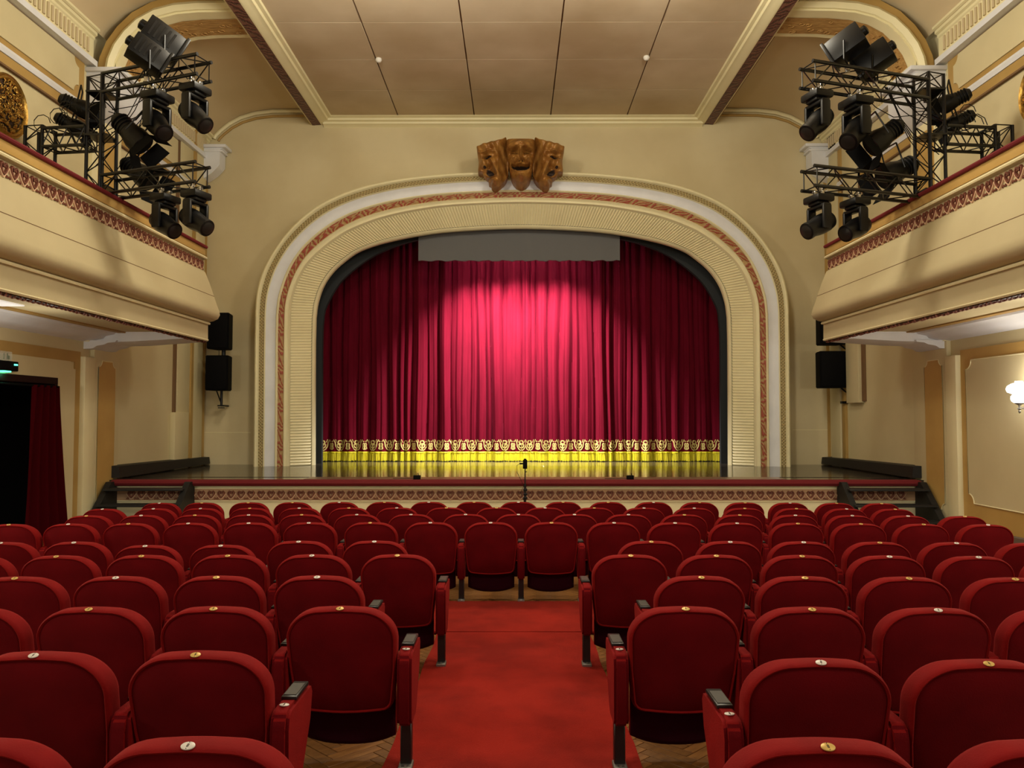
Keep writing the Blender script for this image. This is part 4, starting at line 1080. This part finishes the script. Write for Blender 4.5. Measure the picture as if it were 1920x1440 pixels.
def rig(sx, nm):
    # positions read on the left picture side as (x, y, depth); the right one has its own numbers
    if sx < 0:
        E1, E2 = (362, 101, 9.07), (396, 116, 9.30); T1 = (215, 145, 9.72)
        tower_x, base_d = (165, 181, 197, 214), 9.65
        endn = D(361, 120.5, 9.07); endf = D(396, 135.5, 9.27); root = D(213, 165, 9.72)
        lown = D(360, 328, 9.15); lowf = D(394.5, 340, 9.35)
        tow = D(190, 300, 9.68)
        ztop = D(190, 146, 9.68).z
        lroot = D(207, 358, 9.85)
    else:
        endn = D(1534, 131, 9.07); endf = D(1499, 150, 9.25); root = D(1708, 170, 9.68)
        lown = D(1535, 335, 9.15); lowf = D(1502, 346, 9.3); tow = D(1744, 300, 9.66)
        ztop = D(1744, 141, 9.66).z; lroot = D(1712, 366, 9.85)
    t = thing('lighting_truss', f'black square lighting truss tower with two arms on the {nm} balcony', 'truss', (tow.x, tow.y, E+1.6), 0, 'balcony lighting trusses')
    endc = (endn+endf)/2; acr = (endf-endn); acr.z = 0; acr.normalize()
    z_up = Vector((0, 0, 1))
    adir = Vector((-acr.y, acr.x, 0)); 
    if adir.dot(endc-tow) < 0: adir = -adir
    Lm = (Vector((endc.x, endc.y, 0))-Vector((tow.x, tow.y, 0))).length-.16
    e = Vector((endc.x, endc.y, (endn.z+endf.z)/2))
    adir = (Vector((e.x, e.y, 0))-Vector((tow.x, tow.y, 0))).normalized(); acr = Vector((-adir.y, adir.x, 0))
    mb = MB(); truss_mesh(mb, Vector((tow.x, tow.y, E+1.95)), Vector((tow.x, tow.y, ztop)), adir, acr, step=.22); mb.build('tower', 'truss', t)
    mb = MB(); truss_mesh(mb, e-adir*Lm, e, acr, z_up, ext=.04); mb.build('upper_arm', 'truss', t)
    el_ = (lown+lowf)/2
    e2 = Vector((e.x, e.y, (lown.z+lowf.z)/2))
    mb = MB(); truss_mesh(mb, e2-adir*Lm, e2, acr, z_up, ext=.04); mb.build('lower_arm', 'truss', t)
    # side arm behind, running along the balcony towards the wall
    zr = D(130 if sx < 0 else 1800, 270, 9.9).z
    wdir = Vector((sx, .12, 0)).normalized(); q0 = Vector((tow.x, tow.y, zr))+wdir*.16; q1 = q0+wdir*(.62 if sx < 0 else .70)
    mb = MB(); truss_mesh(mb, q0, q1, Vector((-wdir.y, wdir.x, 0)), z_up, step=.13); truss_mesh(mb, q1+wdir*.12+Vector((0, 0, -.45)), q1+wdir*.12+Vector((0, 0, .17)), wdir, Vector((-wdir.y, wdir.x, 0)), step=.2); mb.build('side_arm', 'truss', t)
    for z in (ztop-.22, e2.z, zr):
        mb = MB(); mb.span((tow.x-.15, tow.y-.15, z-.012), (tow.x+.15, tow.y+.15, z+.012)); mb.build('joint_plate', 'truss', t)
    mb = MB(); rr = random.Random(4 if sx < 0 else 6)
    for k in range(9):
        a_ = e-adir*rr.uniform(.2, Lm); b_ = Vector((tow.x, tow.y, rr.uniform(E+3.2, ztop-.3)))+Vector((rr.uniform(-.15, .15), rr.uniform(-.15, .15), 0))
        m1 = (a_+b_)/2+Vector((0, 0, -rr.uniform(.1, .4)))
        mb.path([a_, a_.lerp(m1, .6)+Vector((0, 0, -.06)), m1, m1.lerp(b_, .6), b_], .006, 5)
    for k in range(5):
        c_ = Vector((tow.x+sx*rr.uniform(.3, .75), tow.y-.1, zr+rr.uniform(.1, .45))); r0 = rr.uniform(.08, .16)
        mb.path([c_+Vector((r0*math.cos(a_*.7), 0, r0*math.sin(a_*.7))) for a_ in range(8)], .006, 5)
    mb.build('cables', 'black', t)
    return e, e2, adir, acr, tow, Lm, zr
def orient(fwd, up=(0, 0, 1)):
    f = Vector(fwd).normalized(); u = Vector(up); r = f.cross(u).normalized(); u2 = r.cross(f)
    return Matrix((r, f, u2)).transposed()     # columns: x=right, y=forward, z=up
def moving_head(top, fwd, ydir, label, s=1.0, group='moving head lamps'):
    """hangs from top; head tilted to fwd; yoke arms spaced along ydir"""
    t = thing('moving_head_light', label, 'stage light', tuple(top), 0, group)
    top = Vector(top); Y = Vector(ydir); Y.z = 0; Y.normalize(); X = Vector((Y.y, -Y.x, 0))
    Rb = Matrix((X, Y, Vector((0, 0, 1)))).transposed()
    for k in (-1, 1):
        mb = MB(); mb.box(top+Y*k*.06*s+Vector((0, 0, -.015*s)), (.03*s, .035*s, .07*s), R=Rb, bevel=.006); mb.tube(top+Y*k*.06*s-X*.03*s, top+Y*k*.06*s+X*.03*s, .016*s, 8); mb.build('clamp', 'chrome', t)
    mb = MB(); mb.box(top+Vector((0, 0, -.09*s)), (.22*s, .26*s, .08*s), R=Rb, bevel=.02*s); mb.box(top+Vector((0, 0, -.14*s)), (.15*s, .17*s, .04*s), R=Rb, bevel=.012*s); mb.build('base', 'black', t)
    mb = MB(); mb.box(top+Vector((0, 0, -.175*s)), (.10*s, .29*s, .045*s), R=Rb, bevel=.018*s)
    for k in (-1, 1): mb.box(top+Y*k*.125*s+Vector((0, 0, -.30*s)), (.11*s, .042*s, .27*s), R=Rb, bevel=.018*s)
    mb.build('yoke', 'black', t)
    c = top+Vector((0, 0, -.37*s)); H = orient(fwd)
    mb = MB()
    prof = [(.0, -.20), (.06, -.195), (.085, -.17), (.098, -.10), (.10, -.02), (.093, .05), (.082, .12), (.088, .17), (.085, .20), (.07, .205)]
    R = H @ Matrix.Rotation(-PI/2, 3, 'X')
    mb.lathe([(r*s*1.05, h*s) for r, h in prof], c, R=R, n=22, sx=1.0, sy=1.05); mb.build('head', 'black', t)
    mb = MB(); mb.lathe([(.07*s, .206*s), (.04*s, .215*s), (0, .218*s)], c, R=R, n=18); mb.build('lens', 'blackplastic', t)
def box_spot(c, fwd, label, s=1.0, clamp=None, group='box spotlights'):
    t = thing('box_spotlight', label, 'stage light', tuple(c), 0, group)
    c = Vector(c); H = orient(fwd)
    mb = MB(); mb.box(c, (.24*s, .36*s, .24*s), R=H, bevel=.012); mb.box(c+H @ Vector((0, 0, .125*s)), (.17*s, .28*s, .03*s), R=H, bevel=.008)
    for k in range(5): mb.box(c+H @ Vector((.122*s, (-.12+k*.05)*s, 0)), (.008, .02*s, .17*s), R=H)
    mb.build('housing', 'black', t)
    mb = MB(); mb.box(c+H @ Vector((0, .195*s, 0)), (.27*s, .035*s, .27*s), R=H, bevel=.008); mb.build('lens_frame', 'black', t)
    mb = MB(); mb.lathe([(.055*s, .0), (.05*s, .05*s), (.025*s, .06*s)], c+H @ Vector((0, -.18*s, .02)), R=H @ Matrix.Rotation(PI/2, 3, 'X'), n=12)
    mb.path([c+H @ Vector((.06*math.cos(a_), -.22*s, .06*math.sin(a_)+.02)) for a_ in [k*.7 for k in range(9)]], .007, 5); mb.build('rear_ring', 'black', t)
    mb = MB()
    for k in (-1, 1): mb.tube(c+H @ Vector((k*.14*s, 0, 0)), c+H @ Vector((k*.14*s, .0, 0))+Vector((0, 0, -.20*s)), .012, 6)
    a_, b_ = c+H @ Vector((-.14*s, 0, 0))+Vector((0, 0, -.2*s)), c+H @ Vector((.14*s, 0, 0))+Vector((0, 0, -.2*s)); mb.tube(a_, b_, .012, 6); mb.tube((a_+b_)/2, (a_+b_)/2-Vector((0, 0, .08)), .014, 6); mb.build('yoke', 'black', t)
    mb = MB(); q_ = (a_+b_)/2-Vector((0, 0, .08)); mb.box(q_, (.06, .04, .07), bevel=.01); mb.build('clamp', 'chrome', t)
def barn_spot(c, fwd, label, s=1.0, flap=True, group='barn door spotlights'):
    t = thing('barn_door_spotlight', label, 'stage light', tuple(c), 0, group)
    c = Vector(c); H = orient(fwd); R = H @ Matrix.Rotation(-PI/2, 3, 'X')
    mb = MB(); mb.lathe([(.0, -.26*s), (.06*s, -.25*s), (.085*s, -.21*s), (.09*s, -.1*s), (.11*s, -.02*s), (.13*s, .05*s), (.13*s, .16*s), (.125*s, .165*s)], c, R=R, n=18)
    for k in range(4): mb.lathe([(.095*s, -.2*s+k*.04*s), (.102*s, -.195*s+k*.04*s), (.102*s, -.185*s+k*.04*s), (.095*s, -.18*s+k*.04*s)], c, R=R, n=18)
    mb.build('housing', 'black', t)
    mb = MB()
    for k in (-1, 1): mb.tube(c+H @ Vector((k*.15*s, 0, 0)), c+H @ Vector((k*.13*s, -.05, .27*s)), .011, 6)
    mb.tube(c+H @ Vector((-.13*s, -.05, .27*s)), c+H @ Vector((.13*s, -.05, .27*s)), .011, 6); mb.build('yoke', 'black', t)
    for k, (ax, ang) in enumerate((((0, 0, 1), 1), ((0, 0, -1), 1), ((1, 0, 0), 1), ((-1, 0, 0), 1))):
        v = Vector(ax); wv = Vector((1, 0, 0)) if abs(v.z) else Vector((0, 0, 1))
        a0 = v*.12*s; a1 = v*.21*s
        pts = [a0-wv*.12*s+Vector((0, .17*s, 0)), a0+wv*.12*s+Vector((0, .17*s, 0)), a1+wv*.14*s+Vector((0, .30*s, 0)), a1-wv*.14*s+Vector((0, .30*s, 0))]
        mb = MB(); mb.prism([c+H @ p_ for p_ in pts], H @ (v*.004)); mb.build('barn_door', 'blackmatt', t)
# left
e, e2, ad, ac, tow, Lm, zr = rig(-1, 'left')
U = Vector((0, 0, 1))
moving_head(e-ad*.10+U*(-.155), D(405, 250, 9.0)-D(355, 205, 9.2), ac, 'black moving head lamp at the far end of the left upper truss arm', 1.22)
moving_head(e-ad*.72+U*(-.155), D(310, 290, 9.0)-D(255, 220, 9.5), ac, 'black moving head lamp under the middle of the left upper truss arm', 1.28)
moving_head(e2-ad*.06+U*(-.155), D(405, 440, 9.0)-D(350, 405, 9.2), ac, 'black moving head lamp at the far end of the left lower truss arm', 1.16)
moving_head(e2-ad*.56+U*(-.155), D(312, 440, 9.0)-D(255, 400, 9.3), ac, 'black moving head lamp under the left lower truss arm nearer the balcony', 1.16)
FW = Vector((.72, .52, -.45))
box_spot(D(303, 76, 9.35), FW, 'upper black box spotlight standing on the left truss arm', 1.30)
box_spot(D(276, 103, 9.15), FW, 'lower black box spotlight standing on the left truss arm', 1.18)
barn_spot(D(248, 252, 9.5), D(310, 310, 9.6)-D(230, 225, 9.6), 'black barn door spotlight between the left truss arms', 1.25)
barn_spot(D(146, 200, 9.9), Vector((.85, .4, -.35)), 'black spotlight behind the left truss tower, upper one', .95)
barn_spot(D(135, 235, 10.0), Vector((.85, .4, -.45)), 'black spotlight behind the left truss tower, lower one', .9)
barn_spot(D(262, 325, 9.9), D(315, 365, 9.8)-D(245, 315, 9.9), 'black barn door spotlight behind the left lower truss arm', 1.2)
# right
e, e2, ad, ac, tow, Lm, zr = rig(1, 'right')
moving_head(e-ad*.12+U*(-.155), D(1500, 255, 9.0)-D(1550, 205, 9.2), ac, 'black moving head lamp at the far end of the right upper truss arm', 1.22)
moving_head(e-ad*.72+U*(-.155), D(1590, 285, 9.0)-D(1640, 220, 9.4), ac, 'black moving head lamp under the middle of the right upper truss arm', 1.34)
moving_head(e2-ad*.12+U*(-.155), D(1502, 445, 9.0)-D(1560, 415, 9.2), ac, 'black moving head lamp at the far end of the right lower truss arm', 1.16)
moving_head(e2-ad*.68+U*(-.155), D(1600, 445, 9.0)-D(1655, 415, 9.3), ac, 'black moving head lamp under the right lower truss arm nearer the balcony', 1.16)
FW = Vector((-.72, .52, -.45))
box_spot(D(1588, 85, 9.3), FW, 'box spotlight standing on the right truss arm, nearer its free end', 1.20)
box_spot(D(1640, 112, 9.45), FW, 'box spotlight standing on the right truss arm, nearer the tower', 1.20)
barn_spot(D(1655, 258, 9.5), D(1600, 300, 9.6)-D(1690, 230, 9.6), 'black barn door spotlight between the right truss arms', 1.2)
barn_spot(D(1785, 190, 9.9), Vector((-.85, .4, -.35)), 'black spotlight behind the right truss tower, upper one', .95)
barn_spot(D(1795, 230, 10.0), Vector((-.85, .4, -.45)), 'black spotlight behind the right truss tower, lower one', .9)
barn_spot(D(1680, 322, 9.9), D(1600, 360, 9.8)-D(1690, 318, 9.9), 'black barn door spotlight behind the right lower truss arm', 1.3)

# ------------------------------------------------------------------ seats
P = .56
def outline(n=44, w=.2465, z0=.255, z1=.738, rt=.160, rb=.06, crown=.012):
    """closed outline of the backrest, in x,z (counter-clockwise from bottom left)"""
    pts = []
    def arc(cx, cz, rx, rz, a0, a1, k):
        for i in range(k+1):
            a = math.radians(a0+(a1-a0)*i/k); pts.append((cx+rx*math.cos(a), cz+rz*math.sin(a)))
    wb = w-.022
    arc(-wb+rb, z0+rb, rb, rb, 180, 270, 4)
    for i in range(1, 6): x = (-wb+rb)+(2*(wb-rb))*i/6; pts.append((x, z0-.012*math.sin(PI*i/6)))
    arc(wb-rb, z0+rb, rb, rb, 270, 360, 4)
    pts.append((w-.006, z0+.20)); 
    arc(w-rt, z1-rt*.88, rt, rt*.88, 0, 90, 12)
    for i in range(1, 6): x = (w-rt)-(2*(w-rt))*i/6; pts.append((x, z1+crown*math.sin(PI*i/6)*.3))
    arc(-(w-rt), z1-rt*.88, rt, rt*.88, 90, 180, 12)
    pts.append((-(w-.006), z0+.20))
    return pts
OUT = outline()
cz_ = .52
def inset(d):
    r = []
    n = len(OUT)
    for i in range(n):
        a = Vector(OUT[i-1]); b = Vector(OUT[(i+1) % n]); t_ = (b-a).normalized(); nr = Vector((-t_.y, t_.x)); p = Vector(OUT[i])
        r.append(p+nr*d)
    return r
LEAN = .235     # recline: y = -(z-.25)*LEAN
def bk(p, y): return (p[0], y-(p[1]-.25)*LEAN+.13+.018*(abs(p[0])/.25)**2*0, p[1])
def backrest():
    mb = MB(); mb.mi = 0
    rings = [(.016, .0035), (.0135, -.002), (.009, -.004), (.003, .003), (0, .020), (0, .066), (.010, .092), (.03, .104)]
    L = []
    for d, y in rings: L.append([bk(p, y) for p in inset(d)])
    Rn = mb.loft(L)
    mb.mi = 0; mb.face(Rn[-1])
    # rear panel, gently domed
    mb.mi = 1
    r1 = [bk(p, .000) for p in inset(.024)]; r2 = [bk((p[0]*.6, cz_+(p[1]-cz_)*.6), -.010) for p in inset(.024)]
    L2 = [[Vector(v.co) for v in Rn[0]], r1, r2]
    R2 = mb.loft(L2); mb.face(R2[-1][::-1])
    return mb
def armrest(end):
    """padded side panel between seats, end=-1/0/1: aisle side"""
    mb = MB(); w_ = .066
    pr = [(.075, .21), (.055, .24), (.050, .47), (.062, .515), (.095, .537), (.36, .537), (.385, .50), (.36, .40), (.26, .25), (.22, .21)]
    A = [Vector((-w_/2, y, z)) for y, z in pr]
    mb.prism(A, (w_, 0, 0))
    bmesh.ops.bevel(mb.bm, geom=list(mb.bm.edges)+list(mb.bm.verts), offset=.012, segments=2, affect='EDGES')
    bmesh.ops.recalc_face_normals(mb.bm, faces=mb.bm.faces); mb.bm.normal_update()
    for f in mb.bm.faces:
        f.smooth = True
        f.material_index = 1 if (f.normal.y < -.6) else 0  # rear faces take the velvet with shade in its colour
    return mb
def pad():
    mb = MB(); w_ = .058
    mb.box((0, .255, .541), (w_, .165, .016), bevel=.005)
    mb.mi = 1; mb.box((0, .245, .5505), (w_-.012, .12, .003), bevel=.001, seg=1)
    return mb
def seatpan():
    mb = MB(); rings = []
    # tipped-up seat; underside towards the camera
    def ol(d, wx=.218):
        pts = []
        for i in range(13):
            s_ = -1+2*i/12; pts.append((s_*(wx-d), .066+d+.045*abs(s_)**2.5))
        pts += [((wx-d), .30), ((wx-d)*.97, .47-d)]
        for i in range(1, 6): s_ = 1-2*i/6; pts.append((s_*(wx-d)*.97, .47-d))
        pts += [(-(wx-d)*.97, .47-d), (-(wx-d), .30)]
        return pts
    def yy(z): return .215-(z-.1)*.12
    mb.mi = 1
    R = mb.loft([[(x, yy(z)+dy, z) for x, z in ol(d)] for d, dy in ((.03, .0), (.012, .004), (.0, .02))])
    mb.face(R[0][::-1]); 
    mb.mi = 0
    R2 = mb.loft([[(x, yy(z)+dy, z) for x, z in ol(d)] for d, dy in ((.0, .02), (0, .06), (.012, .085), (.035, .095))]); mb.face(R2[-1])
    return mb
def leg():
    mb = MB(); mb.box((0, .15, .12), (.050, .05, .215), bevel=.004, seg=1); return mb
def foot():
    mb = MB(); mb.box((0, .13, .014), (.062, .085, .026), bevel=.004, seg=1); mb.tube((0, .105, .026), (0, .105, .033), .007, 8); return mb
def badge(num):
    mb = MB(); n = 20
    mb.mi = 0; mb.lathe([(1, 0), (1, .0022), (.93, .003), (0, .0032)], (0, 0, 0), n=n, sx=1, sy=1)
    for v in mb.bm.verts: v.co.x *= .0175; v.co.y *= .0125
    mb.mi = 1
    for k in (-1, 1):
        a_ = Vector((0, k*.0098, .003)); mb.tube(a_, a_+Vector((0, 0, .0012)), .0012, 6)
    if num:   # worn, unreadable figure: a few strokes
        mb.tube((-.0018, -.004, .0034), (-.0018, .004, .0034), .0009, 4); mb.tube((.0018, -.004, .0034), (.0018, .004, .0034), .0009, 4)
        for y in (-.004, 0, .004): mb.tube((-.0018, y, .0034), (.0018, y, .0034), .0009, 4)
    return mb
CH = {}
root0 = thing('theatre_seat', 'x', 'seat')
def reg(parent, o): CH.setdefault(parent.name, []).append(o); return o
me_back = backrest().build('backrest', ['velvet', 'velvetback_shade'], root0, local=True, smooth_angle=60)
me_arm = armrest(0).build('armrest', ['velvet', 'velvetback_shade'], root0, local=True, smooth_angle=60)
me_pad = pad().build('arm_pad', ['blackplastic', 'plate'], root0, local=True)
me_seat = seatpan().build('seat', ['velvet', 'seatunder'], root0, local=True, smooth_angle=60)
me_leg = leg().build('leg', ['blackplastic'], root0, local=True)
me_foot = foot().build('foot', ['steel'], root0, local=True)
mbrass = badge(True).build('number_badge', ['brass', 'ink'], root0, local=True)
mwhite = badge(True).build('number_badge', ['enamel', 'ink'], root0, local=True)
PROTO = {k: v.data for k, v in dict(backrest=me_back, armrest=me_arm, arm_pad=me_pad, seat=me_seat, leg=me_leg, foot=me_foot, brass=mbrass, white=mwhite).items()}
for o in (me_back, me_arm, me_pad, me_seat, me_leg, me_foot, mbrass, mwhite, root0): bpy.data.objects.remove(o)
def inst(key, name, parent, loc=(0, 0, 0), rot=(0, 0, 0)):
    o = bpy.data.objects.new(name, PROTO[key]); COL.objects.link(o); o.parent = parent; o.location = loc; o.rotation_euler = rot; return o
ORD = ['', 'first', 'second', 'third', 'fourth', 'fifth', 'sixth', 'seventh', 'eighth', 'ninth', 'tenth', 'eleventh', 'twelfth', 'thirteenth', 'fourteenth', 'fifteenth', 'sixteenth', 'seventeenth']
zb = .738+.006
def seat(X, Y, label, group, arms, legs, brass, armbadge=0, dz=0, parts=True):
    t = bpy.data.objects.new('theatre_seat', None); COL.objects.link(t); t.location = (X, Y, fz(Y)+dz); t.empty_display_size = .1
    tag(t, label, 'seat', group)
    b = inst('backrest', 'backrest', t)
    inst('brass' if brass else 'white', 'number_badge', b, (0, .0235, zb-.002), (math.radians(22), 0, math.radians(random.uniform(-14, 14))))
    inst('seat', 'seat', t)
    for sx in arms:
        a = inst('armrest', 'armrest', t, (sx*P/2, 0, 0)); 
        if parts or abs(armbadge): inst('arm_pad', 'arm_pad', a)
        if armbadge == sx: inst('white', 'number_badge', a, (0, .118, .538), (0, 0, 0))
        if legs: l = inst('leg', 'leg', t, (sx*P/2, 0, 0)); inst('foot', 'foot', l)
    return t
ROWS = [  # name, px pitch, left list, right list
 ('nearest row', 438, [355, -83], [1548, 1986]),
 ('second nearest row', 306, [368, 64], [1536, 1848]),
 ('third nearest row', 237, [638, 401, 167, -68], [1284.5, 1520, 1755, 1990]),
 ('fourth nearest row', 192, [595, 406, 217, 27.5], [1314, 1507, 1701, 1899]),
 ('fifth nearest row', 161, [745, 585, 427, 265, 105, -55], [1182, 1342, 1502, 1665, 1831, 1995]),
 ('sixth nearest row', 141, [702, 560, 414, 272, 138, 0], [1220.5, 1368, 1505, 1647, 1790, 1935]),
]
FULL = [
 ('fourth row from the stage', 113.8, [15, 127, 240, 352.5, 466, 579, 694, 807, 920, 1034, 1151, 1265, 1381, 1494.5, 1612, 1729, 1849]),
 ('third row from the stage', 102.3, [161, 264, 365, 466, 565.5, 669, 770.6, 873, 972, 1077, 1178, 1282.5, 1386, 1490, 1596, 1700, 1806]),
 ('second row from the stage', 92.6, [191, 287, 375.5, 468, 561, 654, 744, 837, 931, 1022, 1114, 1207, 1301, 1395.5, 1492, 1585.6, 1676]),
 ('first row before the stage', 84.2, [298, 378, 465, 548, 636, 721, 804, 889, 972, 1055.6, 1140, 1225, 1311, 1396, 1480, 1567, 1651]),
]
DEPTH = [1.86, 2.66, 3.40, 4.20, 5.01, 5.72, 7.08, 7.90, 8.72, 9.56]
def rowY(Zc):
    # plan distance of the backrest tops at axis depth Zc
    Y = Zc
    for _ in range(5): Y = (Zc-(fz(Y)+.742-E)*math.sin(PITCH))/math.cos(PITCH)
    return Y
rb = random.Random(2)
SB = .742; back_off = bk((0, SB), .02)[1]     # y of the top edge in seat coordinates
for ri, (rn, pp, Lp, Rp) in enumerate(ROWS):
    Zc = DEPTH[ri]; Y0 = rowY(Zc)
    for side, lst in (('left', Lp), ('right', Rp)):
        Zc = DEPTH[ri] if (ri, side) != (1, 'right') else 2.575; Y0 = rowY(Zc)
        for k, px_ in enumerate(lst):
            X0 = (px_-966)*Zc/FP; Yc = Y0-.009*X0*X0*.8
            X = atY(px_, 1000, Yc).x; 
            # correct x for the height of the top
            d = ray(px_, 720); zt_ = fz(Yc)+SB
            Zd = Yc*math.cos(PITCH)+(zt_-E)*math.sin(PITCH); X = (px_-966)*Zd/FP
            arms = [1 if side == 'left' else -1]
            if k == len(lst)-1: arms = arms+[-arms[0]]
            brass = rb.random() < .62
            if (ri, side, k) in ((0, 'left', 0), (1, 'left', 1), (1, 'right', 0), (3, 'left', 2)): brass = False
            if (ri, side, k) in ((0, 'right', 0), (1, 'left', 0), (2, 'left', 0), (2, 'left', 1), (2, 'right', 0), (2, 'left', 2)): brass = True
            dz = -.028 if (ri == 5 and side == 'left' and k in (2, 3)) else 0
            lab = f'red velvet folding seat in the {rn}, {ORD[k+1]} from the aisle, {side} block' if k else f'red velvet folding seat at the aisle end of the {rn}, {side} block'
            seat(X, Yc-back_off, lab, f'seats of the {side} block, {rn}', arms, True, brass, armbadge=(arms[0] if k == 0 and ri < 3 else 0), dz=dz)
for ri, (rn, pp, lst) in enumerate(FULL):
    Zc = DEPTH[6+ri]; Y0 = rowY(Zc)
    for k, px_ in enumerate(lst):
        X0 = (px_-966)*Zc/FP; Yc = Y0-.009*X0*X0
        zt_ = fz(Yc)+SB; Zd = Yc*math.cos(PITCH)+(zt_-E)*math.sin(PITCH); X = (px_-966)*Zd/FP
        arms = [1]+([-1] if k == 0 else [])
        lab = f'red velvet folding seat in the {rn}, {ORD[k+1]} from its left end'
        if k == len(lst)-1: lab = f'red velvet folding seat at the right end of the {rn}'
        seat(X, Yc-back_off, lab, f'seats of the {rn}', arms, ri == 0, rb.random() < .5, parts=(ri == 0))
